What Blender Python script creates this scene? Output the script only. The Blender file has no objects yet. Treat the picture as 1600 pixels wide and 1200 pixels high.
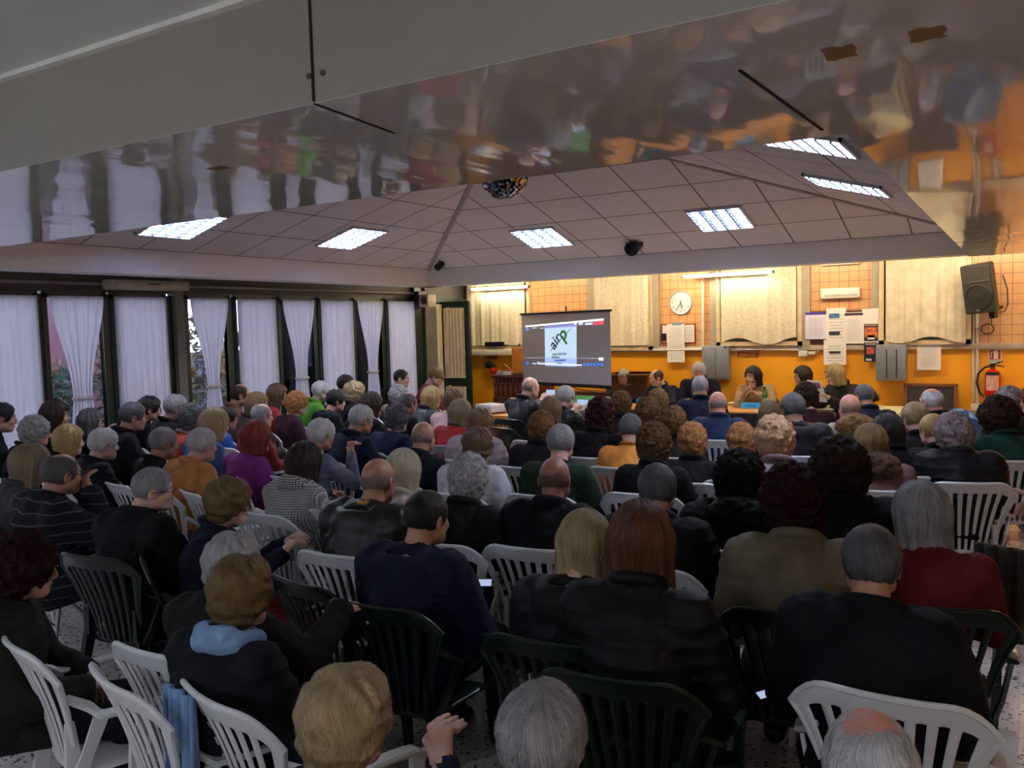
import bpy, bmesh, math, random
import numpy as np
from mathutils import Vector, Matrix, Euler
random.seed(7)
C = bpy.context.scene.collection
PI = math.pi
# ---------------------------------------------------------------- camera
FPX = 1320.0
CAMH = 1.95
def _n(v): return v/np.linalg.norm(v)
dY = _n(np.array([800., 113., FPX]))
dX = -np.array([-2240., 28., FPX]); dX = _n(dX - dX.dot(dY)*dY)
dZ = np.cross(dX, dY)
if dZ[1] < 0: dZ = -dZ
RM = np.array([dX, dY, dZ])            # (right, up, forward) -> world
CO = np.array([0, 0, CAMH])
def _ray(x, y): return RM @ np.array([x-800., 600.-y, FPX])
def onz(x, y, z): r = _ray(x, y); return Vector(CO + r*((z-CAMH)/r[2]))
def ony(x, y, Y): r = _ray(x, y); return Vector(CO + r*(Y/r[1]))
def onx(x, y, X): r = _ray(x, y); return Vector(CO + r*(X/r[0]))
cam = bpy.data.cameras.new('camera'); co = bpy.data.objects.new('camera', cam); C.objects.link(co)
cam.sensor_fit = 'HORIZONTAL'; cam.sensor_width = 36; cam.lens = 36*FPX/1600; cam.clip_start = .05; cam.clip_end = 200
r_, u_, f_ = RM[:, 0], RM[:, 1], RM[:, 2]
co.matrix_world = Matrix(((r_[0], u_[0], -f_[0], 0), (r_[1], u_[1], -f_[1], 0), (r_[2], u_[2], -f_[2], CAMH), (0, 0, 0, 1)))
bpy.context.scene.camera = co
vs = bpy.context.scene.view_settings
vs.view_transform = 'Standard'; vs.look = 'None'; vs.gamma = 1; vs.use_curve_mapping = False; vs.exposure = 2.45
# ---------------------------------------------------------------- world: dusk sky
w = bpy.data.worlds.new('dusk'); bpy.context.scene.world = w; w.use_nodes = True
bg = w.node_tree.nodes['Background']; bg.inputs[0].default_value = (.60, .64, .86, 1); bg.inputs[1].default_value = 1.15
# ---------------------------------------------------------------- materials
def lin(c):
    if isinstance(c, str): c = [int(c[i:i+2], 16)/255 for i in (0, 2, 4)]
    return tuple((x/12.92 if x <= .04045 else ((x+.055)/1.055)**2.4) for x in c[:3]) + (1,)
_M = {}
class NT:
    def __init__(s, name):
        s.m = bpy.data.materials.new(name); s.m.use_nodes = True; s.t = s.m.node_tree; s.b = s.t.nodes['Principled BSDF']
    def n(s, typ, **k):
        nd = s.t.nodes.new(typ)
        for a, v in k.items():
            if a.startswith('_'): nd.inputs[a[1:].replace('_', ' ')].default_value = v
            else: setattr(nd, a, v)
        return nd
    def l(s, a, b): s.t.links.new(a, b)
    def math(s, op, a, b=0.0, c=None):
        nd = s.n('ShaderNodeMath', operation=op)
        for i, v in enumerate((a, b) if c is None else (a, b, c)):
            if hasattr(v, 'links'): s.l(v, nd.inputs[i])
            else: nd.inputs[i].default_value = v
        return nd.outputs[0]
    def mix(s, f, a, b):
        nd = s.n('ShaderNodeMix', data_type='RGBA')
        for i, v in ((0, f), (6, a), (7, b)):
            if hasattr(v, 'links'): s.l(v, nd.inputs[i])
            else: nd.inputs[i].default_value = v
        return nd.outputs[2]
    def bump(s, h, strength=.3, dist=.01):
        nd = s.n('ShaderNodeBump'); nd.inputs['Strength'].default_value = strength; nd.inputs['Distance'].default_value = dist
        s.l(h, nd.inputs['Height']); s.l(nd.outputs[0], s.b.inputs['Normal'])
    def noise(s, vec, scale, detail=3, rough=.5):
        nd = s.n('ShaderNodeTexNoise'); nd.inputs['Scale'].default_value = scale; nd.inputs['Detail'].default_value = detail; nd.inputs['Roughness'].default_value = rough
        if vec is not None: s.l(vec, nd.inputs['Vector'])
        return nd.outputs['Fac']
    def ramp(s, f, a, b, lo=.35, hi=.65):
        nd = s.n('ShaderNodeMapRange'); nd.inputs[1].default_value = lo; nd.inputs[2].default_value = hi; s.l(f, nd.inputs[0])
        return s.mix(nd.outputs[0], a, b)
    def obj(s): return s.n('ShaderNodeTexCoord').outputs['Object']
    def mapped(s, vec, sc):
        nd = s.n('ShaderNodeMapping'); nd.inputs['Scale'].default_value = sc; s.l(vec, nd.inputs['Vector']); return nd.outputs[0]
def mat(name, col, rough=.6, metal=0, var=.12, scale=8, bump=0, bscale=60, coat=0, stretch=(1, 1, 1), spec=.5):
    key = (name, str(col), rough)
    if key in _M: return _M[key]
    t = NT(name); c = lin(col); o = t.mapped(t.obj(), stretch)
    f = t.noise(o, scale)
    t.l(t.ramp(f, tuple(x*(1-var) for x in c[:3])+(1,), tuple(min(1, x*(1+var)) for x in c[:3])+(1,), .3, .7), t.b.inputs['Base Color'])
    t.b.inputs['Roughness'].default_value = rough; t.b.inputs['Metallic'].default_value = metal; t.b.inputs['Coat Weight'].default_value = coat
    t.b.inputs['Specular IOR Level'].default_value = spec
    if bump: t.bump(t.noise(o, bscale, 4), bump, .005)
    _M[key] = t.m; return t.m
def emis(name, col, s, base='ffffff'):
    key = (name, col, s)
    if key in _M: return _M[key]
    t = NT(name); t.b.inputs['Base Color'].default_value = lin(base); t.b.inputs['Emission Color'].default_value = lin(col); t.b.inputs['Emission Strength'].default_value = s
    _M[key] = t.m; return t.m
# ---------------------------------------------------------------- mesh helpers
def link(name, me, m=None, parent=None, loc=None):
    o = bpy.data.objects.new(name, me); C.objects.link(o)
    if m is not None:
        for k in (m if isinstance(m, (list, tuple)) else [m]): me.materials.append(k)
    if parent is not None: o.parent = parent
    if loc is not None: o.location = loc
    return o
def smooth(me, ang=None):
    me.polygons.foreach_set('use_smooth', [True]*len(me.polygons))
    if ang:
        try: me.set_sharp_from_angle(angle=math.radians(ang))
        except Exception: pass
class MB:
    """collects primitives, then links them as one mesh"""
    def __init__(s): s.bm = bmesh.new()
    def box(s, c, d, rot=None, bev=0.0):
        r = bmesh.ops.create_cube(s.bm, size=1); vsx = r['verts']
        M = Matrix.Translation(Vector(c)) @ ((rot.to_matrix().to_4x4() if hasattr(rot, 'to_matrix') else rot.to_4x4()) if rot is not None else Matrix()) @ Matrix.Diagonal((*d, 1))
        bmesh.ops.transform(s.bm, matrix=M, verts=vsx)
        if bev:
            es = list({e for v in vsx for e in v.link_edges})
            bmesh.ops.bevel(s.bm, geom=es, offset=bev, segments=2, affect='EDGES', profile=.5)
        return s
    def cyl(s, a, b, r1, r2=None, n=16, cap=True):
        a = Vector(a); b = Vector(b); r2 = r1 if r2 is None else r2
        d = b-a; q = d.to_track_quat('Z', 'Y')
        r = bmesh.ops.create_cone(s.bm, cap_ends=cap, segments=n, radius1=r1, radius2=r2, depth=d.length)
        bmesh.ops.transform(s.bm, matrix=Matrix.Translation((a+b)/2) @ q.to_matrix().to_4x4(), verts=r['verts']); return s
    def ball(s, c, r, n=16, sc=(1, 1, 1), ico=False):
        if ico: k = bmesh.ops.create_icosphere(s.bm, subdivisions=n, radius=r)
        else: k = bmesh.ops.create_uvsphere(s.bm, u_segments=n, v_segments=max(6, n//2), radius=r)
        bmesh.ops.transform(s.bm, matrix=Matrix.Translation(Vector(c)) @ Matrix.Diagonal((*sc, 1)), verts=k['verts']); return s
    def tube(s, pts, r, n=8, close=False):
        pts = [Vector(p) for p in pts]; rs = r if isinstance(r, (list, tuple)) else [r]*len(pts); rings = []
        up = None
        for i, p in enumerate(pts):
            if close: t = (pts[(i+1) % len(pts)]-pts[i-1])
            else: t = (pts[min(i+1, len(pts)-1)]-pts[max(i-1, 0)])
            t.normalize()
            if up is None: up = t.orthogonal().normalized()
            up = (up-t*up.dot(t)); up.normalize(); sd = t.cross(up)
            rings.append([s.bm.verts.new(p+(up*math.cos(2*PI*k/n)+sd*math.sin(2*PI*k/n))*rs[i]) for k in range(n)])
        m = len(rings)
        for i in range(m if close else m-1):
            A, B = rings[i], rings[(i+1) % m]
            for k in range(n): s.bm.faces.new((A[k], A[(k+1) % n], B[(k+1) % n], B[k]))
        if not close:
            s.bm.faces.new(rings[0][::-1]); s.bm.faces.new(rings[-1])
        return s
    def sweep(s, pts, secs, up=(0, 0, 1)):
        """rectangular section (w,h) along pts"""
        pts = [Vector(p) for p in pts]; rings = []
        for i, p in enumerate(pts):
            t = (pts[min(i+1, len(pts)-1)]-pts[max(i-1, 0)]).normalized(); U = Vector(up[i]) if hasattr(up[0], '__len__') else Vector(up)
            sd = t.cross(U).normalized(); U = sd.cross(t).normalized(); w_, h_ = secs[i] if hasattr(secs[0], '__len__') else secs
            rings.append([s.bm.verts.new(p+sd*a*w_/2+U*b*h_/2) for a, b in ((-1, -1), (1, -1), (1, 1), (-1, 1))])
        for A, B in zip(rings, rings[1:]):
            for k in range(4): s.bm.faces.new((A[k], A[(k+1) % 4], B[(k+1) % 4], B[k]))
        s.bm.faces.new(rings[0][::-1]); s.bm.faces.new(rings[-1]); return s
    def quad(s, *p):
        s.bm.faces.new([s.bm.verts.new(Vector(q)) for q in p]); return s
    def prism(s, pts, off):
        a = [s.bm.verts.new(Vector(q)) for q in pts]; b = [s.bm.verts.new(Vector(q)+Vector(off)) for q in pts]
        s.bm.faces.new(a[::-1]); s.bm.faces.new(b); n = len(a)
        for i in range(n): s.bm.faces.new((a[i], a[(i+1) % n], b[(i+1) % n], b[i]))
        return s
    def mesh(s, name='m', sm=None, bev=0):
        bmesh.ops.recalc_face_normals(s.bm, faces=s.bm.faces)
        me = bpy.data.meshes.new(name); s.bm.to_mesh(me); s.bm.free()
        if sm: smooth(me, sm)
        return me
    def build(s, name, m, parent=None, sm=30, loc=None): return link(name, s.mesh(name, sm), m, parent, loc)
def applied(o):
    """evaluate modifiers of o into a fresh mesh and drop o"""
    dg = bpy.context.evaluated_depsgraph_get(); dg.update()
    me = bpy.data.meshes.new_from_object(o.evaluated_get(dg)); bpy.data.objects.remove(o); return me
def tag(o, label=None, cat=None, group=None, kind=None):
    if label: o['label'] = label
    if cat: o['category'] = cat
    if group: o['group'] = group
    if kind: o['kind'] = kind
    return o
def thing(name, label, cat, loc=(0, 0, 0), rz=0, group=None):
    o = bpy.data.objects.new(name, None); C.objects.link(o); o.location = loc; o.rotation_euler = (0, 0, rz); o.empty_display_size = .1
    return tag(o, label, cat, group)
def struct(o): o['kind'] = 'structure'; return o
def copy_tree(o, parent=None):
    c = o.copy(); C.objects.link(c)
    if parent is not None: c.parent = parent
    for ch in list(o.children): copy_tree(ch, c)
    return c
def text_mesh(txt, size, ext=.0005, bold=0):
    cu = bpy.data.curves.new('t', 'FONT'); cu.body = txt; cu.size = size; cu.extrude = ext; cu.align_x = 'CENTER'; cu.align_y = 'CENTER'; cu.offset = bold
    o = bpy.data.objects.new('t', cu); C.objects.link(o); me = applied(o); return me
# ---------------------------------------------------------------- the room
XL, YB, YF, XR = -8.35, 12.30, -3.2, 2.6
ZC, ZS = 2.86, 2.55                     # flat ceiling, beam soffit
BX0, BX1, BY0, BY1 = -7.32, -0.50, 2.97, 9.85   # opening of the pitched ceiling
NB = 1.67
GREEN = mat('dark_green_frame', '0f2a1e', .35, var=.25)
def floor_mat():
    t = NT('terrazzo'); o = t.obj()
    v = t.n('ShaderNodeTexVoronoi'); v.inputs['Scale'].default_value = 30; t.l(t.mapped(o, (1, 1.6, 1)), v.inputs['Vector'])
    nz = t.noise(o, 14, 4); th = t.math('MULTIPLY', nz, .62)
    chip = t.math('LESS_THAN', v.outputs['Distance'], th)
    base = t.ramp(t.noise(o, 3, 5), lin('b9b2ad'), lin('d6d0cb'))
    dark = t.ramp(t.noise(o, 60, 1), lin('17171a'), lin('77706c'))
    m2 = t.math('MULTIPLY', chip, t.math('GREATER_THAN', t.noise(o, 31, 2), .44))
    sx = t.n('ShaderNodeSeparateXYZ'); t.l(o, sx.inputs[0])
    g = None
    for k in (0, 1):
        fr = t.math('FRACT', t.math('MULTIPLY', sx.outputs[k], 1/.4)); ln = t.math('LESS_THAN', fr, .008)
        g = ln if g is None else t.math('MAXIMUM', g, ln)
    c = t.mix(m2, base, dark); c = t.mix(t.math('MULTIPLY', g, .5), c, lin('6b655f'))
    t.l(c, t.b.inputs['Base Color']); t.b.inputs['Roughness'].default_value = .22
    return t.m
struct(MB().box(((XL+XR)/2, (YB+YF)/2, -.05), (XR-XL, YB-YF, .1)).build('floor', floor_mat()))
def tiles_mat(name, pitch, line, ca, cb, cl, rough=.7, bump=0, ax=(0, 1), amp=None):
    """square grid from a uv layer in metres"""
    t = NT(name); uv = t.n('ShaderNodeUVMap', uv_map='metres').outputs[0]; sx = t.n('ShaderNodeSeparateXYZ'); t.l(uv, sx.inputs[0]); g = None
    for k in (0, 1):
        fr = t.math('FRACT', t.math('ADD', t.math('MULTIPLY', sx.outputs[k], 1/pitch), 200)); ln = t.math('LESS_THAN', fr, line/pitch)
        g = ln if g is None else t.math('MAXIMUM', g, ln)
    c = t.ramp(t.noise(uv, 1.1/pitch, 3), lin(ca), lin(cb), .3, .7)
    t.l(t.mix(g, c, lin(cl)), t.b.inputs['Base Color']); t.b.inputs['Roughness'].default_value = rough
    if bump: t.bump(t.noise(uv, 90, 4), bump, .004)
    return t.m
def uvmesh(name, polys, m, thick=None):
    """polys: list of (verts, uvs) ; a slab of given thickness along the normal, away from the room"""
    bm = bmesh.new(); L = bm.loops.layers.uv.new('metres')
    for vs_, uvs in polys:
        f = bm.faces.new([bm.verts.new(Vector(v)) for v in vs_])
        for lp, q in zip(f.loops, uvs): lp[L].uv = q
    me = bpy.data.meshes.new(name); bm.to_mesh(me); bm.free(); return link(name, me, m)
PAINT = mat('grey_paint', '948f88', .5, var=.05, scale=1.5)
CEILM = tiles_mat('ceiling_tiles', .6, .016, 'e6dedc', 'ece4e2', '7b7270', .9, .1)
CEILP = tiles_mat('ceiling_panels', 1.2, .012, 'cfd2c8', 'd6d8ce', '4c4b48', .8)
# flat ceiling ring around the opening
def flat(n, x0, x1, y0, y1):
    o = uvmesh(n, [(((x0, y0, ZC), (x0, y1, ZC), (x1, y1, ZC), (x1, y0, ZC)), ((x0+.62, y0-.47), (x0+.62, y1-.47), (x1+.62, y1-.47), (x1+.62, y0-.47)))], CEILP)
    return struct(o)
flat('ceiling', XL, XR, YF, NB+.01); flat('ceiling', XL, BX0, NB, YB); flat('ceiling', BX0, XR, BY1, YB); flat('ceiling', BX1, XR, NB, BY1)
# pitched tiled ceiling, four slopes
SL = .285; Z0 = 2.79; AX, AY = (BX0+BX1)/2, (BY0+BY1)/2; RH = (BX1-BX0)/2; AZ = Z0+SL*RH; ck = math.sqrt(1+SL*SL)
apex = (AX, AY, AZ)
def slope(a, b, ua, ub): return uvmesh('ceiling', [((a, b, apex), ((ua, 0), (ub, 0), ((ua+ub)/2, RH*ck)))], CEILM)
struct(slope((BX0, BY1, Z0), (BX1, BY1, Z0), -3.3, -3.3+2*RH)); struct(slope((BX0, BY0, Z0), (BX0, BY1, Z0), 0.2, .2+BY1-BY0))
struct(slope((BX1, BY1, Z0), (BX1, BY0, Z0), .4, .4+BY1-BY0)); struct(slope((BX1, BY0, Z0), (BX0, BY0, Z0), 0, 2*RH))
struct(MB().box(((XL+XR)/2, (YB+YF)/2, 4.3), (XR-XL+.4, YB-YF+.4, .1)).build('ceiling_roof', PAINT))
hp = MB()
for q in ((BX0, BY1), (BX1, BY1), (BX0, BY0), (BX1, BY0)):
    hp.sweep([(q[0], q[1], Z0-.012), (AX, AY, AZ-.012)], (.05, .012))
struct(hp.build('trim_1', mat('hip_strip', 'a89e9b', .6)))
# beams: painted faces, glossy laminate soffits
BEAM2 = mat('beam_paint_inner', 'e8e1d6', .55, var=.04, scale=1.2)  # same beam paint, brightness of left and back beams put into the colour
BEAM = mat('beam_paint', '918c80', .55, var=.06, scale=1.2)  # same beam paint, colour darkened to stand in for dimmer light
def laminate():
    t = NT('glossy_laminate'); o = t.obj()
    c = t.ramp(t.noise(o, 1.5, 3), lin('d6d2cc'), lin('deDAD4'))
    t.l(c, t.b.inputs['Base Color']); t.b.inputs['Roughness'].default_value = .04; t.b.inputs['IOR'].default_value = 1.75
    t.b.inputs['Metallic'].default_value = .0
    h = t.math('ADD', t.noise(t.mapped(o, (2.2, .9, 1)), 1.0, 1), t.math('MULTIPLY', t.noise(t.mapped(o, (14, 2.0, 1)), 1.0, 1), .06))
    t.bump(h, .4, .03); return t.m
LAM = laminate()
struct(MB().box(((XL+XR)/2, (NB+BY0)/2, (ZS+ZC)/2-.00225), (XR-XL, BY0-NB, ZC-ZS+.0045)).build('ceiling_beam_front', BEAM))
struct(MB().box(((XL+XR)/2, (NB+BY0)/2, ZS-.003), (XR-XL, BY0-NB-.001, .005)).build('ceiling_soffit_front', LAM))
struct(MB().box(((BX1+.85)/2, (BY0+BY1+.3)/2, ZS-.003), (.85-BX1, BY1+.3-BY0, .005)).build('ceiling_soffit_right', LAM))
struct(MB().box(((BX1+.85)/2, (BY0+BY1+.3)/2, (ZS+ZC)/2+.006), (.85-BX1-.01, BY1+.29-BY0, ZC-ZS)).build('ceiling_beam_right', BEAM))
struct(MB().box(((BX0+BX1)/2-.1, BY1+.15, (ZS+Z0)/2+.03), (BX1-BX0+.25, .3, Z0-ZS+.06)).build('ceiling_beam_back', BEAM2))
struct(MB().box((BX0-.15, (BY0+BY1)/2, (ZS+Z0)/2+.03), (.3, BY1-BY0+.6, Z0-ZS+.06)).build('ceiling_beam_left', BEAM2))
# joints between the beam panels, edging strip, screws
DARKJ = mat('joint', '15130f', .8)
j = MB(); a = onz(490, 158, ZS); b = onz(617, 205, ZS)
j.box((a.x, NB-.001, (ZS+ZC)/2), (.007, .006, ZC-ZS)).sweep([(a.x, NB, ZS-.006), (b.x, b.y, ZS-.006)], (.008, .004))
a2 = onz(1155, 105, ZS); b2 = onz(1285, 200, ZS); j.sweep([(a2.x, a2.y, ZS-.006), (b2.x, b2.y, ZS-.006)], (.009, .004))
q = [onx(1040, 240, 0)]
struct(j.build('trim_2', DARKJ))
struct(MB().box(((XL+XR)/2, NB-.012, ZC-.008), (XR-XL, .03, .016)).build('trim_3', mat('ceiling_edging', 'dddbd2', .5)))
sc = MB()
for px, py in ((483, 119), (505, 114)):
    p = ony(px, py, NB); sc.cyl((p.x, NB+.002, p.z), (p.x, NB-.004, p.z), .008, n=10)
struct(sc.build('trim_4', mat('screw', '5a5650', .4, .6)))
for (x, y, s1, s2, lb) in ((1311, 82, .07, .10, 'larger brown tape remnant under the near beam at upper right'), (1448, 53, .07, .09, 'brown tape remnant nearest the top right on the beam underside'), (342, 263, .09, .05, 'small brown tape remnant under the near beam at left')):
    p = onz(x, y, ZS-.006); bm = bmesh.new(); rnd = random.Random(x)
    tp = bm.faces.new([bm.verts.new((p.x+s1/2*sx*(1+rnd.uniform(-.12, .05)), p.y+s2/2*sy*(1+rnd.uniform(-.12, .05)), ZS-.0064)) for sx, sy in ((-1, -1), (-.3, -1.1), (.4, -.9), (1, -1), (1.1, -.2), (.9, .5), (1, 1), (.2, .9), (-.5, 1.1), (-1, 1), (-.9, 0))])
    me = bpy.data.meshes.new('tape'); bm.to_mesh(me); bm.free(); o = link('tape_patch', me, mat('brown_tape', '8a6a48', .6)); m = o.modifiers.new('s', 'SOLIDIFY'); m.thickness = .0006; tag(o, lb, 'tape', 'tape remnants on the beam')
# back wall -----------------------------------------------------------------
ORANGE = mat('orange_paint', 'ffac18', .45, var=.05, scale=2)
SILL = 1.5
struct(MB().box(((XL+XR)/2, YB+.1, SILL/2), (XR-XL+.4, .2, SILL)).build('wall_back', ORANGE))
TILE = tiles_mat('peach_tiles', .128, .006, 'd7a06a', 'e2ac74', '8a5a2c', .3)
def bx(px, py=500): return ony(px, py, YB).x
def tiled(x0, x1):
    return struct(uvmesh('wall_back_tiles', [(((x0, YB, SILL), (x1, YB, SILL), (x1, YB, ZC), (x0, YB, ZC)), ((x0, SILL), (x1, SILL), (x1, ZC), (x0, ZC)))], TILE))
tiled(XL, XR)
struct(MB().box(((XL+XR)/2, YB+.12, (SILL+ZC)/2), (XR-XL+.4, .2, ZC-SILL)).build('wall_back_core', PAINT))
GREYC = mat('grey_column', 'a59b88', .6, var=.04)
for i, (a, b) in enumerate(((922, 935), (1022, 1032), (1112, 1123), (1255, 1267), (1363, 1375))):
    struct(MB().box(((bx(a)+bx(b))/2, YB-.03, (SILL+ZC)/2), (bx(b)-bx(a), .07, ZC-SILL)).build('wall_back_pillar', GREYC))
struct(MB().box(((XL+XR)/2, YB-.03, SILL+.03), (XR-XL, .06, .07), bev=.006).build('trim_5', mat('ledge', 'b9ae9c', .5)))
struct(MB().box(((bx(735)+bx(812))/2, YB-.09, SILL+.01), (bx(812)-bx(735)+.5, .18, .10), bev=.01).build('trim_6', mat('deep_ledge', 'd6ccb8', .5)))
WF = mat('cream_window_frame', 'd8c196', .5); 
def lace():
    t = NT('lace_curtain'); o = t.obj(); v = t.n('ShaderNodeTexVoronoi'); v.inputs['Scale'].default_value = 26; t.l(o, v.inputs['Vector'])
    c = t.ramp(v.outputs['Distance'], lin('c6b898'), lin('d8ccb2'), .15, .5); t.l(c, t.b.inputs['Base Color']); t.b.inputs['Roughness'].default_value = .8; t.bump(v.outputs['Distance'], .3, .004); return t.m
def plain(name, col):
    t = NT(name); o = t.obj(); c = t.ramp(t.noise(t.mapped(o, (30, 30, 3)), 1, 3), lin(col), tuple(x*.9 for x in lin(col))); t.l(c, t.b.inputs['Base Color']); t.b.inputs['Roughness'].default_value = .8
    tr = t.n('ShaderNodeBsdfTranslucent'); t.l(c, tr.inputs['Color']); mx = t.n('ShaderNodeMixShader'); mx.inputs[0].default_value = .5
    t.l(t.b.outputs[0], mx.inputs[1]); t.l(tr.outputs[0], mx.inputs[2]); t.l(mx.outputs[0], t.t.nodes['Material Output'].inputs['Surface']); return t.m
LACE = lace(); CREAM = mat('cream_curtain', 'ddd0b4', .8, bump=.2, bscale=20); 
def cloth_sheet(w_, h_, folds, amp, hem=0.0, n=90, m=24, seed=0, tie=None, topw=1.0):
    """hanging sheet in the xz plane, y = fold depth; tie=(height fraction from top, waist fraction)"""
    rnd = random.Random(seed); ph = [rnd.uniform(0, 6.28) for _ in range(6)]; bm = bmesh.new(); G = []
    for jx in range(m+1):
        v = jx/m; row = []
        for i in range(n+1):
            u = i/n*2-1; k = 1.0
            if tie:
                tv, tw = tie
                k = 1-(1-tw)*(math.sin(min(1, v/tv)*PI/2)**1.6 if v < tv else 1-.55*((v-tv)/(1-tv))**.8)
            a = amp*(.45+.55*v)/(.35+.65*k)
            y = a*(math.sin(u*folds*PI+ph[0]+.5*math.sin(u*3+ph[1]+v))+.45*math.sin(u*folds*2.3*PI+ph[2]))*.6
            z = -h_*v
            if v > .9: z += hem*math.sin(u*4+ph[3])*(v-.9)*10
            row.append(bm.verts.new((u*w_/2*k, y, z)))
        G.append(row)
    for A, B in zip(G, G[1:]):
        for i in range(n): bm.faces.new((A[i], A[i+1], B[i+1], B[i]))
    me = bpy.data.meshes.new('curtain'); bm.to_mesh(me); bm.free(); smooth(me); return me
wi = 1
for (a, b, ca, cb, bot, m_, hem) in ((736, 832, 738, 827, 540, LACE, .01), (933, 1022, 937, 1019, 541, LACE, .0), (1122, 1255, 1131, 1248, 534, LACE, .05), (1375, 1518, 1386, 1510, 532, CREAM, .04)):
    X0, X1, zb = bx(a), bx(b), ony((a+b)/2, bot+6, YB).z
    fr = MB()
    for x in (X0+.03, X1-.03): fr.box((x, YB-.05, (zb+ZC)/2), (.06, .09, ZC-zb))
    fr.box(((X0+X1)/2, YB-.05, zb+.03), (X1-X0, .09, .06))
    fo = struct(fr.build('window_%d' % wi, WF)); struct(MB().box(((X0+X1)/2, YB-.012, (zb+ZC)/2), (X1-X0-.1, .012, ZC-zb-.05)).build('window_pane', mat('dark_pane', '6a5a3c', .2), fo))
    c0, c1 = bx(ca), bx(cb); zz = ony((a+b)/2, bot, YB-.1).z
    me = cloth_sheet(c1-c0, ZC-.04-zz, (c1-c0)*4.5, .022, hem, seed=wi)
    c = link('curtain', me, m_, None, ((c0+c1)/2, YB-.13, ZC-.03))
    tag(c, {1: 'beige lace curtain left of the projection screen', 2: 'beige lace curtain just right of the projection screen', 3: 'pale lace curtain between clock and notice board', 4: 'plain cream curtain beside the black loudspeaker'}[wi], 'curtain', 'curtains on the back wall windows')
    rd = MB().cyl((c0-.05, YB-.13, ZC-.03), (c1+.05, YB-.13, ZC-.03), .012).build('curtain_rod', mat('rod', 'cfc7b0', .4), c); rd.matrix_parent_inverse = Matrix.Translation((-(c0+c1)/2, -(YB-.13), -(ZC-.03)))
    wi += 1
# other walls behind and right of the viewpoint
WALLR = mat('cream_wall', 'b9a27c', .7, var=.04)
struct(MB().box((XR+.1, (YB+YF)/2, ZC/2), (.2, YB-YF+.4, ZC)).build('wall_right', ORANGE))
struct(MB().box(((XL+XR)/2, YF-.1, ZC/2), (XR-XL+.4, .2, ZC)).build('wall_front', WALLR))
# left wall: glazed doors with curtains ---------------------------------------
ZT = 2.40
def ly(px, py=470): return onx(px, py, XL).y
WCUR = plain('white_curtain', 'd9d8e0')
GL = NT('window_glass')
tr = GL.n('ShaderNodeBsdfTransparent'); gs = GL.n('ShaderNodeBsdfGlossy'); gs.inputs['Roughness'].default_value = .02; mx = GL.n('ShaderNodeMixShader'); fz = GL.n('ShaderNodeFresnel')
GL.l(fz.outputs[0], mx.inputs[0]); GL.l(tr.outputs[0], mx.inputs[1]); GL.l(gs.outputs[0], mx.inputs[2]); GL.l(mx.outputs[0], GL.t.nodes['Material Output'].inputs['Surface']); GLASS = GL.m
struct(MB().box((XL-.1, (YB+YF)/2, (ZT+.03+ZC)/2), (.2, YB-YF+.4, ZC-ZT-.03)).build('wall_left', mat('grey_lintel', '504b48', .6)))
struct(MB().cyl((XL+.06, YF, ZT+.11), (XL+.06, ly(655), ZT+.11), .016).build('trim_7', mat('pipe', '8b8684', .4)))
pan = [(47, -70, 's'), (155, 70, 't'), (250, 175, 's'), (350, 290, 't'), (422, 366, 's'), (485, 435, 't'), (543, 497, 's'), (592, 552, 't'), (641, 602, 's')]
P = [(ly(b), ly(a), k) for a, b, k in pan]
P.sort(); y = P[0][0]
kinds = 'ts'; extra = []; i = 0
while y > YF+.7: extra.append((y-.13-.62, y-.13, kinds[i % 2])); y -= .75; i += 1
P = extra[::-1]+P
names = {0: 'first', 1: 'second', 2: 'third', 3: 'fourth', 4: 'fifth', 5: 'sixth', 6: 'seventh', 7: 'eighth', 8: 'ninth'}
n_win = 5
for idx, (y0, y1, k) in enumerate(P):
    vis = idx-len(extra)
    wd = y1-y0; cy = (y0+y1)/2; f = MB(); e = .055
    for yy in (y0-e/2, y1+e/2): f.box((XL, yy, ZT/2+.01), (.07, e, ZT))
    f.box((XL, cy, ZT), (.07, wd+2*e, .07)); f.box((XL, cy, .05), (.07, wd+2*e, .1)); f.box((XL, cy, .75), (.06, wd, .1))
    fo = struct(f.build('window_%d' % n_win, GREEN)); n_win += 1
    struct(MB().box((XL, cy, ZT/2), (.008, wd, ZT-.06)).build('window_pane', GLASS, fo))
    if k == 's': me = cloth_sheet(wd*1.09, 2.28, 5+idx % 3, .012, 0, seed=idx+20)
    else: me = cloth_sheet(wd*1.0, 2.28, 5, .018, 0, seed=idx+20, tie=(.46, .34))
    c = link('curtain', me, WCUR, None, (XL+.075, cy, ZT-.02)); c.rotation_euler = (0, 0, PI/2)
    if vis >= 0:
        lab = ('%s white curtain tied at the waist' if k == 't' else '%s white curtain hanging straight')+' on the left glazed doors, counted from the left'
        lab = lab % names[vis]
    else: lab = 'white curtain on the glazed doors left of the picture edge, %s from the front wall' % ['first', 'second', 'third', 'fourth', 'fifth', 'sixth', 'seventh', 'eighth', 'ninth', 'tenth', 'eleventh', 'twelfth'][idx]
    tag(c, lab, 'curtain', 'white curtains on the glazed doors')
    if k == 't': tb = MB().box((0, 0, -2.28*.46), (wd*.36, .07, .035), bev=.008).build('tie_band', mat('tie_band', 'b9b3ac', .8), c)
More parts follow.
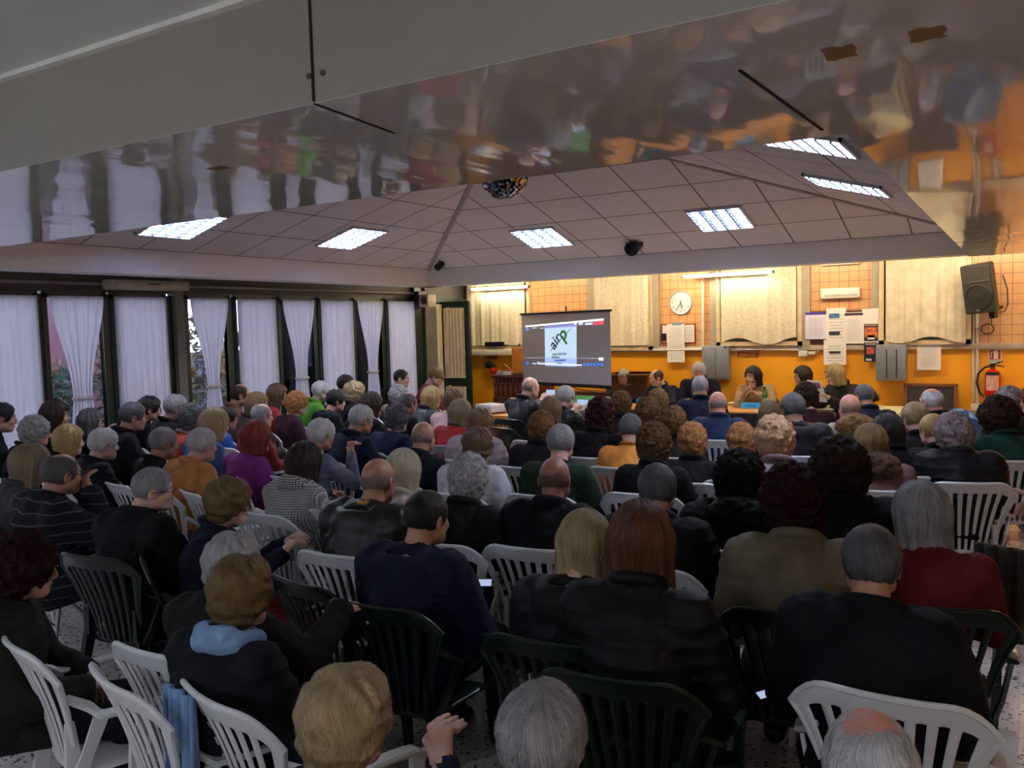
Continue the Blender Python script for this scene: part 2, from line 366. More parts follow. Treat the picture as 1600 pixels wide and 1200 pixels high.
# mullion posts between the groups of doors
def post(px0, px1, m_, d=.1, x=XL+.02):
    a, b = sorted((ly(px0), ly(px1))); struct(MB().box((x, (a+b)/2, ZC/2), (d, b-a, ZC)).build('wall_left_post', m_))
CONC = mat('grey_post', '6f6a62', .7)
post(266, 279, CONC, .14); post(641.5, 655, GREEN, .12); post(655, 672, CONC, .2); 
mul = MB()
allp = sorted(P)
for (a0, a1, _), (b0, b1, _) in zip(allp, allp[1:]):
    if b0-a1 > .02: mul.box((XL-.005, (a1+b0)/2, ZT/2), (.06, b0-a1, ZT))
struct(mul.build('wall_left_mullions', GREEN))
struct(MB().box((XL-.02, (allp[0][0]+YF)/2-.05, ZC/2), (.12, allp[0][0]-YF, ZC)).build('wall_left_end', WALLR))
# last window by the corner and the open door leaf
y0, y1 = ly(672), YB; c = link('curtain', cloth_sheet(.42, 2.2, 4, .015, seed=3), CREAM, None, (XL+.09, (y0+y0+.42)/2, ZT-.06)); c.rotation_euler = (0, 0, PI/2)
tag(c, 'narrow cream curtain behind the person in the tan cap', 'curtain', 'curtains near the room corner')
struct(MB().box((XL, (y0+y1)/2, .6), (.1, y1-y0, 1.2)).box((XL, y0+.3, ZT), (.09, y1-y0, .08)).box((XL-.03, (y0+y1)/2, 1.2), (.02, y1-y0, 2.4)).build('window_30', GREEN))
hy = ly(684); H0 = Vector((XL+.06, hy, 0)); e1 = ony(736, 550, hy+.02); E0 = Vector((e1.x, hy+.02, 0)); L = (E0-H0).length; ang = math.atan2(E0.y-H0.y, E0.x-H0.x)
d = thing('door_1', None, None, H0, ang); struct(d)
fr = MB(); 
for x in (.04, L-.05): fr.box((x, 0, 1.2), (.09, .05, 2.36))
for z, h in ((2.33, .1), (1.06, .12), (.06, .1)): fr.box((L/2, 0, z), (L, .045, h))
fr.build('door_frame', GREEN, d); MB().box((L/2, .005, 1.2), (L-.1, .006, 2.3)).build('door_glass', GLASS, d)
MB().box((.035, -.035, 1.75), (.02, .02, .16)).build('door_handle', mat('brass', 'c9a85a', .3, .7), d)
for (z1, hh, lab) in ((2.27, 1.15, 'upper cream curtain panel on the open green door'), (.98, .8, 'lower cream curtain panel on the open green door')):
    dc = link('curtain', cloth_sheet(L-.16, hh, 6, .008, seed=int(z1*10)), mat('door_curtain', 'e0cfa8', .8), None, H0+Vector((math.cos(ang)*L/2, math.sin(ang)*L/2-.05, z1))); dc.rotation_euler = (0, 0, ang); tag(dc, lab, 'curtain', 'curtains near the room corner')
# sky light through the glazing
for (yy, ln) in ((2.5, 10), (8.5, 5)): pass
# exterior: garden at dusk
struct(MB().box((-20, 4, -.35), (23, 40, .1)).build('ground_outside', mat('outside_paving', '2c2c30', .9)))
LEAFM = mat('dark_foliage', '16281c', .7, var=.5, scale=20)
def bush(name, c, r, h, n, seed, label, m_, leaf=.09):
    rnd = random.Random(seed); bm = bmesh.new()
    for _ in range(n):
        d3 = Vector((rnd.gauss(0, 1), rnd.gauss(0, 1), rnd.gauss(0, 1))).normalized(); rr = rnd.uniform(.55, 1.0)
        p = Vector((d3.x*r*rr, d3.y*r*rr, h/2+d3.z*h/2*rr)); q = Euler((rnd.uniform(0, 6), rnd.uniform(0, 6), rnd.uniform(0, 6))).to_matrix(); s = leaf*rnd.uniform(.6, 1.3)
        vv = [bm.verts.new(p+q @ Vector(k)) for k in ((-s*.35, 0, 0), (0, -s, 0), (s*.35, 0, .1*s), (0, s, 0))]; bm.faces.new(vv)
    me = bpy.data.meshes.new(name); bm.to_mesh(me); bm.free(); o = link(name, me, m_, None, c); tag(o, label, 'bush', 'bushes in the garden outside')
    MB().cyl((0, 0, 0), (0, 0, h*.6), .05, .03).build('stem', mat('bark', '3a2c22', .9), o); return o
YEL = mat('yellowing_foliage', '3c3a18', .7, var=.4, scale=15)
for i, (px, D, r, h, m_) in enumerate(((75, 1.9, .5, 2.0, LEAFM), (168, 2.4, .8, 2.2, LEAFM), (292, 3.4, .8, 2.7, YEL), (358, 3.9, .8, 2.4, LEAFM), (440, 2.2, .5, 1.7, LEAFM), (492, 3.2, .8, 1.6, LEAFM), (560, 3.2, .6, 2.2, YEL), (596, 4.0, .7, 2.3, YEL))):
    p = onx(px, 560, XL-D); bush('bush', (p.x, p.y, -.3), r, h, 900, i, ['dark leafy bush seen beside the second curtain', 'tall dark bush outside left of the third curtain', 'yellow green bush outside left of the fourth curtain', 'low dark bush outside right of the fourth curtain', 'slim dark bush outside left of the sixth curtain', 'round dark bush outside right of the sixth curtain', 'yellowish bush outside left of the eighth curtain', 'yellowish bush outside right of the eighth curtain'][i], m_)
# fan palm outside
p = onx(84, 560, XL-1.3); pm = thing('fan_palm', 'green fan palm outside left of the second curtain', 'palm', (p.x, p.y, -.3)); fr = MB(); rnd = random.Random(5)
for k in range(9):
    a = rnd.uniform(0, 6.28); el = rnd.uniform(.3, 1.2); base = Vector((0, 0, 1.4)); tip = base+Vector((math.cos(a)*math.cos(el), math.sin(a)*math.cos(el), math.sin(el)))*.5
    for s_ in range(-7, 8):
        dr = (tip-base).normalized(); side = dr.cross(Vector((0, 0, 1))).normalized(); e = tip+(dr*math.cos(s_*.2)+side*math.sin(s_*.2))*.4
        fr.quad(tip-side*.008, tip+side*.008, e+side*.002, e-side*.002)
fr.build('frond', mat('palm_green', '4a7466', .6), pm, None); MB().cyl((0, 0, 0), (0, 0, 1.4), .08, .06).build('trunk', mat('bark', '3a2c22', .9), pm)
p = onx(76, 500, XL-5); hs = thing('house', 'pink rendered house seen through the gap beside the second curtain', 'house', (p.x-1, p.y, -.3)); MB().box((0, 0, 3.0), (2.5, 1.6, 6)).build('house_wall', mat('pink_render', '6a4a58', .8), hs); MB().prism([(-1.4, -.9, 6), (1.4, -.9, 6), (0, -.9, 6.9)], (0, 1.8, 0)).build('roof', mat('roof_tile', '7a4634', .8), hs)
p = onx(595, 500, XL-9); hs = thing('house', 'dark red house far outside right of the eighth curtain', 'house', (p.x-1, p.y, -.3)); MB().box((0, 0, 1.9), (2.5, 2.6, 3.8)).build('house_wall', mat('red_render', '8a3a34', .8), hs); MB().prism([(-1.4, -1.5, 3.8), (1.4, -1.5, 3.8), (0, -1.5, 4.5)], (0, 3, 0)).build('roof', mat('roof_tile', '7a4634', .8), hs)
struct(MB().box((XL-8, 12, .6), (.3, 30, 1.9)).build('wall_garden', mat('garden_wall', '4a4a55', .9)))
# ---------------------------------------------------------------- lamps
LW = emis('cool_tube', 'dfe8ff', 17); WWM = emis('warm_tube', 'ffe6c0', 21)
FRM = mat('white_metal', 'c9cbd2', .4); LOUV = mat('louvre_aluminium', '5a6a92', .35, .3)
def troffer(p, ex, ey, label):
    """p on the ceiling plane, ex/ey unit axes of the plane"""
    ex = Vector(ex).normalized(); ey = Vector(ey).normalized(); ez = ex.cross(ey).normalized()
    if ez.z > 0: ey = -ey; ez = -ez
    t = thing('ceiling_light', label, 'ceiling light', (0, 0, 0), 0, 'square louvred lights in the pitched ceiling')
    t.matrix_world = Matrix(((ex.x, ey.x, ez.x, p[0]), (ex.y, ey.y, ez.y, p[1]), (ex.z, ey.z, ez.z, p[2]), (0, 0, 0, 1)))
    f = MB()
    for s in (-1, 1): f.box((s*.29, 0, .012), (.02, .60, .024)); f.box((0, s*.29, .012), (.6, .02, .024))
    f.build('frame', FRM, t)
    for x in (-.21, -.07, .07, .21): MB().box((x, 0, .006), (.055, .56, .006)).build('tube', LW, t)
    l = MB()
    for k in range(-3, 4): l.box((0, k*.08, .02), (.56, .014, .022))
    for x in (-.14, 0, .14): l.box((x, 0, .02), (.014, .56, .022))
    l.build('louvre', LOUV, t)
def onplane(px, py, p0, n):
    r = Vector(_ray(px, py)); o = Vector(CO); n = Vector(n); tt = n.dot(Vector(p0)-o)/n.dot(r); return o+r*tt
NBK, NLF, NRT = (0, SL, 1), (-SL, 0, 1), (SL, 0, 1)
for (px, py, kind, lab) in ((285, 350, 'L', 'ceiling light half hidden by the near beam at far left'), (550, 371, 'L', 'ceiling light on the left slope, left of the mirror ball'), (847, 370, 'B', 'bluish ceiling light right of the mirror ball, on the back slope'),
                            (1126, 341, 'B', 'brightest whitish ceiling light on the back slope above the black spotlight'), (1248, 218, 'R', 'ceiling light partly cut off by the near beam on the right slope'), (1325, 288, 'R', 'narrow looking ceiling light on the right slope near the beam')):
    if kind == 'L': p = onplane(px, py, (BX0, BY1, Z0), NLF); a, b = (0, 1, 0), (1, 0, SL); p.y = round((p.y-.2)/.6)*.6+.2 if False else p.y
    elif kind == 'B': p = onplane(px, py, (BX0, BY1, Z0), NBK); a, b = (1, 0, 0), (0, -1, SL)
    else: p = onplane(px, py, (BX1, BY1, Z0), NRT); a, b = (0, 1, 0), (-1, 0, SL)
    troffer(p, a, b, lab)
def batten(c, ln, along, m_, label, grp, drop=.0):
    c = (c[0], c[1], c[2]-drop)
    t = thing('tube_light', label, 'tube light', c, 0 if along == 'x' else PI/2, grp)
    if drop: MB().box((0, 0, -.02), (ln, .03, .03), bev=.006).cyl((-ln/3, 0, -.02), (-ln/3, 0, drop), .005).cyl((ln/3, 0, -.02), (ln/3, 0, drop), .005).build('housing', FRM, t)
    else: MB().box((0, 0, -.02), (ln, .07, .04), bev=.006).build('housing', FRM, t)
    MB().cyl((-ln/2+.03, 0, -.06), (ln/2-.03, 0, -.06), .016).build('tube', m_, t)
    for s in (-1, 1): MB().box((s*(ln/2-.015), 0, -.05), (.03, .04, .05)).build('end_cap', mat('black_plastic', '151515', .4), t)
# tubes fixed along the back wall
for (x0, y0, x1, y1, lab) in ((737, 452, 824, 448, 'tube light on the back wall above the left lace curtain'), (1067, 432, 1206, 425, 'tube light above the clock and the pale lace curtain')):
    a = ony(x0, y0, YB-.25); b = ony(x1, y1, YB-.25); t = thing('tube_light', lab, 'tube light', ((a.x+b.x)/2, YB-.25, (a.z+b.z)/2), 0, 'tube lights on the back wall'); ln = b.x-a.x
    MB().box((0, .06, .0), (ln*.9, .06, .05), bev=.006).build('housing', FRM, t)
    MB().box((0, .16, .0), (.05, .18, .03)).build('bracket', FRM, t)
    MB().cyl((-ln/2, 0, 0), (ln/2, 0, 0), .014).build('tube', emis('warm_tube_wall', 'fff0cf', 12), t)
    for s in (-1, 1): MB().box((s*ln/2, .02, 0), (.05, .05, .04)).build('end_cap', mat('black_plastic', '151515', .4), t)
for i, x in enumerate((-6.6, -4.6, -2.4, -.5, 1.2)):
    batten((x, 11.2, ZC), 1.25, 'x', WWM, ['leftmost', 'second from left', 'middle', 'second from right', 'rightmost'][i]+' tube light on the flat ceiling behind the back beam', 'tube lights behind the back beam')
for i, (x, y) in enumerate(((-6.0, -1.0), (-3.4, -1.2), (-.6, -1.6), (1.4, -.2))):
    batten((x, y, ZC), 1.25, 'x', emis('cool_tube_dim', 'dce8ff', 18), ['hanging tube light behind the viewpoint, farthest left', 'hanging tube light behind the viewpoint, second from left', 'hanging tube light behind the viewpoint, second from right', 'hanging tube light right of the viewpoint'][i], 'tube lights behind the viewpoint', .62)  # unseen lamps added near the viewpoint, hung low to light ceiling and soffit
# long emergency light on the left, mirror ball, spotlights
em = onx(235, 446, -8.1); t = thing('emergency_light', 'long beige emergency light box under the left beam', 'emergency light', (-8.15, em.y, em.z))
MB().box((0, 0, 0), (.18, .95, .10), bev=.012).build('housing', mat('beige_plastic', 'a79c8c', .5), t); MB().box((.10, 0, -.01), (.02, .84, .06), bev=.006).build('diffuser', mat('diffuser', 'b9b2a4', .3), t); MB().box((.115, 0, .01), (.006, .16, .012)).build('label_slot', mat('black_plastic', '151515', .4), t)
bp = Vector((AX, AY, 3.27)); t = thing('mirror_ball', 'mirror ball hanging from the ceiling apex behind the near beam', 'mirror ball', bp)
m_ = NT('mirror_facets'); m_.b.inputs['Metallic'].default_value = 1; m_.b.inputs['Roughness'].default_value = .06
v = m_.noise(m_.obj(), 30, 0); m_.l(m_.ramp(v, lin('45454c'), lin('d8d8e0'), .4, .6), m_.b.inputs['Base Color'])
bm = bmesh.new(); r = .215; nr = 22
for i in range(nr):
    t0 = PI*i/nr; t1 = PI*(i+1)/nr; nn = max(4, int(2*PI*math.sin((t0+t1)/2)/(PI/nr)))
    for k in range(nn):
        a0 = 2*PI*(k+.05)/nn; a1 = 2*PI*(k+.95)/nn; rr = random.uniform(.985, 1.0)
        pts = [Vector((math.sin(tt)*math.cos(aa), math.sin(tt)*math.sin(aa), math.cos(tt)))*r*random.uniform(.992, 1.004) for tt, aa in ((t0+.006, a0), (t1-.006, a0), (t1-.006, a1), (t0+.006, a1))]
        bm.faces.new([bm.verts.new(q) for q in pts])
me = bpy.data.meshes.new('facets'); bm.to_mesh(me); bm.free(); link('facets', me, m_.m, t)
MB().ball((0, 0, 0), .208, 24).build('core', mat('black_plastic', '151515', .4), t); MB().cyl((0, 0, .2), (0, 0, AZ-3.27), .006).cyl((0, 0, .19), (0, 0, .24), .03).build('hanger', mat('chrome', 'c8c8cc', .15, 1), t)
BLK = mat('black_plastic', '151515', .4); BLK2 = mat('black_metal', '0c0c0d', .35)
p = ony(991, 384, BY1-.40); p.z = p.z; t = thing('spotlight', 'black stage spotlight hanging under the back slope of the ceiling', 'spotlight', p)
MB().cyl((0, .1, .03), (0, -.1, -.05), .075, .085, 20).build('body', BLK2, t); MB().cyl((0, -.1, -.05), (0, -.105, -.052), .07, n=20).build('lens', mat('lens', '30303a', .05, .5), t); MB().tube([(-.1, 0, 0), (-.1, 0, .12), (.1, 0, .12), (.1, 0, 0)], .01).cyl((0, 0, .12), (0, 0, .2), .012).build('yoke', BLK2, t)
p = onz(687, 414, 2.70); p = ony(687, 414, BY1-.3); t = thing('spotlight', 'small black spotlight in the left rear corner of the pitched ceiling', 'spotlight', p)
MB().cyl((0, .06, .02), (0, -.06, -.04), .045, .05).build('body', BLK2, t); MB().cyl((0, 0, .03), (0, .0, .13), .012).build('bracket', BLK2, t)
p = onx(668, 470, -8.05); t = thing('wall_loudspeaker', 'small beige boxed device on the grey post by the green door', 'loudspeaker', p)
MB().box((0, 0, 0), (.18, .22, .2), bev=.02).build('housing', mat('beige_plastic', 'a79c8c', .5), t); MB().cyl((.03, -.11, 0), (.03, -.14, 0), .06).build('lens_ring', mat('dark_grey', '3b3a38', .5), t); MB().box((-.14, .0, .02), (.1, .2, .26)).build('bracket', BLK, t)
# ---------------------------------------------------------------- things on the back wall
PAPER = mat('paper', 'e6e0d8', .7, var=.03); WP = mat('white_plastic', 'e2ddd2', .4, var=.03)
def wq(px, py, d=0): return ony(px, py, YB-d)
def wrect(x0, y0, x1, y1, d, thick, name, m_, parent=None, bev=0):
    a = wq(x0, y0, d); b = wq(x1, y1, d); zc = (wq((x0+x1)/2, y0, d).z+wq((x0+x1)/2, y1, d).z)/2; hh = wq((x0+x1)/2, y0, d).z-wq((x0+x1)/2, y1, d).z
    mb = MB().box(((a.x+b.x)/2, YB-d, zc), (b.x-a.x, thick, hh), bev=bev)
    return mb.build(name, m_, parent)
# clock
p = wq(1064, 473, .02); t = thing('wall_clock', 'round white wall clock with black hands and silver rim', 'clock', (p.x, YB, p.z)); R = .172
MB().cyl((0, 0, 0), (0, -.03, 0), R, n=48).build('face', mat('clock_face', 'dcdfe0', .4, var=.02), t)
MB().tube([(R*math.cos(a), -.03, R*math.sin(a)) for a in [2*PI*k/48 for k in range(48)]], .009, 8, True).build('rim', mat('silver', 'b8b8b8', .3, .7), t)
for k in range(1, 13):
    me = text_mesh(str(k), .045); a = PI/2-2*PI*k/12; o = link('numeral', me, mat('ink', '33353a', .6), t, (R*.78*math.cos(a), -.033, R*.78*math.sin(a))); o.rotation_euler = (PI/2, 0, 0)
def hand_(ang, ln, w_): 
    dx, dz = math.sin(math.radians(ang)), math.cos(math.radians(ang)); return MB().sweep([(-dx*.03, -.037, -dz*.03), (dx*ln, -.037, dz*ln)], (w_, .003), (0, 1, 0))
hand_(163, .08, .010).build('hour_hand', BLK, t); hand_(213, .13, .007).build('minute_hand', BLK, t)
# clipboard with papers
t = thing('notice_clipboard', 'red edged clipboard with schedule sheets under the clock', 'clipboard', (wq(1060, 520).x, YB-.02, wq(1060, 520).z)); I = t.matrix_world.inverted()
def kid(o, t): o.parent = t; o.matrix_parent_inverse = Matrix.Translation(-t.location); return o
def lines(x0, y0, x1, y1, n, d, name, m_, t, vert=0):
    a = wq(x0, y0, d); b = wq(x1, y1, d); mb = MB()
    for k in range(n):
        z = a.z+(b.z-a.z)*(k+.5)/n; mb.box(((a.x+b.x)/2, YB-d, z), ((b.x-a.x)*(1 if k % 3 else .8), .0015, abs(b.z-a.z)/n*.22))
    for k in range(vert): mb.box((a.x+(b.x-a.x)*(k+.5)/vert, YB-d, (a.z+b.z)/2), (.003, .0015, abs(b.z-a.z)))
    return kid(mb.build(name, m_), t)
INK = mat('grey_ink', 'b2b0b5', .7)
kid(wrect(1033, 506, 1087, 537, .02, .02, 'board', mat('red_edge', '8a3224', .5)), t); kid(wrect(1035, 508, 1085, 535, .034, .006, 'sheet', PAPER), t); kid(wrect(1042, 506, 1070, 566, .085, .003, 'sheet', PAPER), t)
kid(wrect(1051, 504, 1066, 508, .06, .06, 'clip', mat('blue_clip', '6f97a8', .4)), t); kid(wrect(1034, 521, 1041, 533, .05, .01, 'clip', BLK), t); lines(1045, 511, 1067, 562, 16, .0875, 'printed_lines', INK, t); lines(1071, 510, 1083, 533, 7, .039, 'printed_lines', INK, t)
# heater box / white wall unit, papers, notice board
t = thing('wall_box', 'white oblong wall unit mounted on the peach tiles above the notice board', 'wall unit', wq(1313, 458, .05)); kid(wrect(1283, 450, 1344, 466, .05, .1, 'housing', WP, bev=.01), t); kid(wrect(1288, 460, 1340, 463, .102, .004, 'slot', mat('slot', 'b5afa4', .5)), t)
t = thing('wall_box', 'partly hidden pale box on the tiles just under the back beam', 'wall unit', wq(1313, 411, .05)); kid(wrect(1283, 406, 1344, 414, .05, .08, 'housing', WP, bev=.01), t)
t = thing('notice_board', 'notice board in dark wood frame covered with printed sheets', 'notice board', wq(1316, 515, .02)); kid(wrect(1257, 485, 1375, 541, .015, .02, 'board', mat('board_wood', '6d3a24', .5)), t)
def sheet(x0, y0, x1, y1, d, label, cat='paper', nl=10, blocks=(), m_=None, par=None, vert=0):
    d += .05
    o = wrect(x0, y0, x1, y1, d, .002, 'notice_sheet', m_ or PAPER); tag(o, label, cat, 'sheets on the back wall')
    t = o; 
    if nl: lines(x0+(x1-x0)*.15, y0+(y1-y0)*.2, x1-(x1-x0)*.15, y1-(y1-y0)*.1, nl, d+.002, 'printed_lines', INK, thing0(o), vert)
    for (u0, v0, u1, v1, mm) in blocks:
        r = wrect(x0+(x1-x0)*u0, y0+(y1-y0)*v0, x1-(x1-x0)*(1-u1), y1-(y1-y0)*(1-v1), d+.004, .0016, 'picture', mm); r.parent = o
    return o
class _z:  # parent whose location is the origin
    pass
def thing0(o): return o
PUR = mat('purple_print', '4b3c9a', .5); BLU = mat('blue_photo', '4a7fae', .5, var=.5, scale=30); DRK = mat('dark_photo', '34384a', .5, var=.6, scale=30); POS = mat('orange_poster', 'c06a3a', .5, var=.5, scale=20); POS2 = mat('navy_poster', '1f2438', .5)
sheet(1258, 488, 1291, 530, .03, 'sheet with purple heading at left of the notice board', blocks=[(0, 0, 1, .09, PUR)], nl=14, vert=3, m_=mat('lilac_paper', 'd9d5ea', .7, var=.02))
sheet(1291, 481, 1322, 535, .034, 'tall sheet with two blue photographs on the notice board', blocks=[(.13, .16, .67, .30, BLU), (.13, .68, .69, .79, DRK)], nl=8)
sheet(1287, 531, 1322, 570, .037, 'lower sheet with a dark photo strip, hanging below the notice board', blocks=[(.25, .45, .75, .56, DRK)], nl=6)
sheet(1318, 488, 1349, 537, .031, 'sheet with dark purple heading strip in the middle of the notice board', blocks=[(.05, .02, .98, .1, mat('plum_print', '3d2a4a', .5))], nl=16)
sheet(1347, 482, 1373, 537, .029, 'blank upper right sheet on the notice board', nl=0)
sheet(1350, 506, 1372, 533, .033, 'poster with an orange face on black at the notice board edge', 'poster', nl=0, m_=POS2, blocks=[(.05, .2, .95, .8, POS), (.25, .65, .75, .9, PAPER), (.05, .03, .95, .12, mat('tan_print', 'a58a7c', .5))])
sheet(1350, 535, 1370, 565, .033, 'poster with a red glow on navy below the other poster', 'poster', nl=0, m_=POS2, blocks=[(.2, .25, .8, .6, mat('red_glow', 'c4583a', .5, var=.4, scale=30)), (.1, .04, .9, .14, mat('tan_print', 'a58a7c', .5)), (.15, .85, .6, .95, PAPER)])
sheet(1433, 531, 1470, 578, .012, 'plain printed sheet on the orange wall below the cream curtain', nl=14)
# grey wall cabinets
GC = mat('grey_cabinet', '8c8f94', .35, .2, var=.04)
t = thing('wall_cabinet', 'grey two door wall cabinet behind the standing tall speaker', 'cabinet', wq(1120, 567, .1)); kid(wrect(1100, 540, 1140, 593, .10, .2, 'body', GC, bev=.008), t); kid(wrect(1102, 543, 1117.5, 591, .205, .012, 'door', GC, bev=.003), t); kid(wrect(1118.5, 543, 1138, 591, .205, .012, 'door', GC, bev=.003), t); kid(wrect(1131, 541.5, 1135, 544, .215, .006, 'lock', BLK), t)
t = thing('wall_cabinet', 'grey wall cabinet with raised centre panel under the posters', 'cabinet', wq(1394, 565, .1)); kid(wrect(1370, 538, 1417, 594, .10, .2, 'body', GC, bev=.01), t)
cp = wrect(1386, 546, 1400, 591, .205, .012, 'centre_panel', mat('grey_cabinet_panel', '84878b', .4, .2), None, .002); kid(cp, t); kid(wrect(1384.6, 546, 1386, 591, .207, .014, 'groove', mat('groove', '2f3033', .6)), t); kid(wrect(1400, 546, 1401.4, 591, .207, .014, 'groove', mat('groove', '2f3033', .6)), t)
# coat hooks
t = thing('coat_rack', 'small wooden coat hook rail on the orange wall behind the woman in beige', 'coat rack', wq(1169, 553, .02)); kid(wrect(1152, 549, 1186, 556, .012, .02, 'rail', mat('varnished_wood', 'b3641e', .3)), t)
for px in (1155, 1169, 1184):
    p = wq(px, 554, .03); kid(MB().tube([(p.x, YB-.02, p.z+.01), (p.x, YB-.07, p.z-.01), (p.x, YB-.08, p.z-.03), (p.x, YB-.06, p.z-.045)], .006).ball((p.x, YB-.065, p.z+.02), .012).build('hook', mat('dark_hook', '5c2a12', .4)), t)
t = thing('coat_rack', 'hook rail hung with dark cap and red ornament left of the carved cabinet', 'coat rack', wq(767, 560, .03)); kid(wrect(758, 555, 777, 561, .02, .02, 'rail', mat('varnished_wood', 'b3641e', .3)), t)
for px in (760, 767, 774):
    p = wq(px, 559, .03); kid(MB().tube([(p.x, YB-.02, p.z+.01), (p.x, YB-.07, p.z-.01), (p.x, YB-.08, p.z-.03)], .007).build('hook', BLK), t)
p = wq(764, 570, .12); o = MB().ball(p, .085, 20, (1, .5, .8)).ball((p.x+.08, p.y, p.z-.03), .06, 14, (1, .5, .5)).build('felt_hat', mat('dark_felt', '17161a', .9)); tag(o, 'dark cap hanging from the hook rail at left of the back wall', 'cap')
p = wq(771, 579, .12); o = MB().ball(p, .065, 20).build('red_ball', mat('red_gloss', 'c0301c', .2)); tag(o, 'shiny red ball hanging under the hook rail', 'ornament'); MB().cyl((p.x, p.y, p.z+.05), (p.x-.02, p.y+.03, p.z+.16), .004).build('string', BLK, o)
pts = [wq(758, 562, .02), wq(756, 575, .02), wq(760, 585, .02), wq(768, 588, .02), wq(776, 586, .02)]; tag(MB().tube(pts, .006).build('cord', mat('beige_cord', 'b98a3a', .6)), 'thin looped cord on the orange wall below the hooks', 'cord')
# sockets, conduits
t = thing('wall_socket', 'white junction box with adapter under the notice board', 'socket', wq(1257, 552, .04)); kid(wrect(1248, 547.5, 1262, 557, .03, .06, 'box', WP, bev=.006), t); kid(wrect(1263, 549, 1274, 554, .04, .05, 'adapter', WP, bev=.006), t)
wc = MB()
a = wq(1245, 545, .05); wc.tube([wq(1245, 545, .05), wq(1252, 541, .05), wq(1278, 541, .05), wq(1279, 549, .05), wq(1273, 551, .05)], .005); tag(wc.build('socket_cable', WP), 'thin white cable looping above the junction box', 'cable')
CD = mat('conduit', 'cfc8bc', .4)
def conduit(pts, r, label, d=.03):
    return tag(MB().tube([wq(x, y, d) for x, y in pts], r).build('conduit_pipe', CD), label, 'pipe', 'pipes on the back wall')
conduit([(1098, 431), (1098, 543)], .022, 'white pipe running down the tiles right of the clock', .06); conduit([(960, 546), (1030, 547), (1097, 546)], .02, 'white horizontal pipe along the ledge below the clock', .075)
conduit([(1521, 403), (1521, 628)], .014, 'left of the two white vertical pipes beside the fire extinguisher'); conduit([(1527, 486), (1527, 632)], .02, 'right white pipe next to the fire extinguisher ending in a box')
conduit([(1150, 546), (1247, 547)], .008, 'thin white cable duct along the wall between cabinet and socket', .07)
conduit([(1528, 545), (1600, 544)], .012, 'white horizontal pipe under the tiles at far right', .04)
o = wrect(1517, 631, 1535, 641, .05, .1, 'junction_box', WP, bev=.008); tag(o, 'white junction box low on the wall at the foot of the pipes', 'box'); o = wrect(1524, 488, 1530, 512, .03, .05, 'pipe_switch', WP, bev=.004); tag(o, 'white switch box on the pipe below the loudspeaker', 'switch')
# loudspeaker
p = wq(1537, 449, .35); t = thing('loudspeaker', 'large black two way loudspeaker on a bracket high on the back wall', 'loudspeaker', p); W_, H_ = .36, .60
g = bpy.data.objects.new('cabinet', None)
prof = [(-W_/2, -.17), (W_/2, -.17), (W_/2-.02, -.02), (W_/2-.10, .15), (-W_/2+.10, .15), (-W_/2+.02, -.02)]
cb = MB().prism([(x, y, -H_/2) for x, y in prof], (0, 0, H_)); bmesh.ops.bevel(cb.bm, geom=cb.bm.edges[:], offset=.012, segments=2, affect='EDGES'); cb = cb.build('cabinet', mat('speaker_black', '33312c', .5, bump=.3, bscale=300), t)
RX = Euler((math.radians(8), math.radians(-4), math.radians(-22)))
t.rotation_euler = RX
wf = MB().cyl((0, -.166, -.1), (0, -.172, -.1), .155, n=40).cyl((0, -.175, -.1), (0, -.15, -.1), .05, .14, 32); wf.tube([(math.cos(a)*.15, -.174, -.1+math.sin(a)*.15) for a in [2*PI*k/40 for k in range(40)]], .008, 8, True).build('woofer', mat('woofer', '262522', .5), t)
hn = MB()
for k in (-1, 1): hn.quad((k*.15, -.172, .26), (k*.15, -.172, .10), (k*.03, -.12, .17), (k*.03, -.12, .21))
hn.quad((-.15, -.172, .26), (.15, -.172, .26), (.03, -.12, .21), (-.03, -.12, .21)).quad((-.15, -.172, .10), (.15, -.172, .10), (.03, -.12, .17), (-.03, -.12, .17)).box((0, -.174, .09), (.32, .012, .012)).box((0, -.174, .27), (.32, .012, .012))
hn.build('horn', mat('horn_grey', '4a463e', .45), t); MB().box((-.02, -.178, -.26), (.05, .004, .014)).build('badge', mat('silver', 'b8b8b8', .3, .7), t)
MB().box((.03, .1, -.33), (.06, .1, .14)).cyl((.03, .1, -.3), (.03, .35, -.3), .02).build('bracket', BLK2, t)
pts = [wq(1567, 430, .15), wq(1574, 452, .08), wq(1575, 475, .04), wq(1569, 487, .03), wq(1560, 488, .06)]; tag(MB().tube(pts, .006).build('loudspeaker_cable', BLK), 'black cable hanging in a loop right of the loudspeaker', 'cable')
q = wq(1543, 514, .04); pts = [wq(1550, 490, .06), wq(1549, 503, .05)]+[Vector((q.x+.07*math.cos(a), YB-.04-.002*k, q.z+.065*math.sin(a))) for k, a in enumerate([PI/3+k*.55 for k in range(26)])]
tag(MB().tube(pts, .006).build('coiled_cable', BLK), 'black cable coiled on the tiles under the loudspeaker', 'cable')
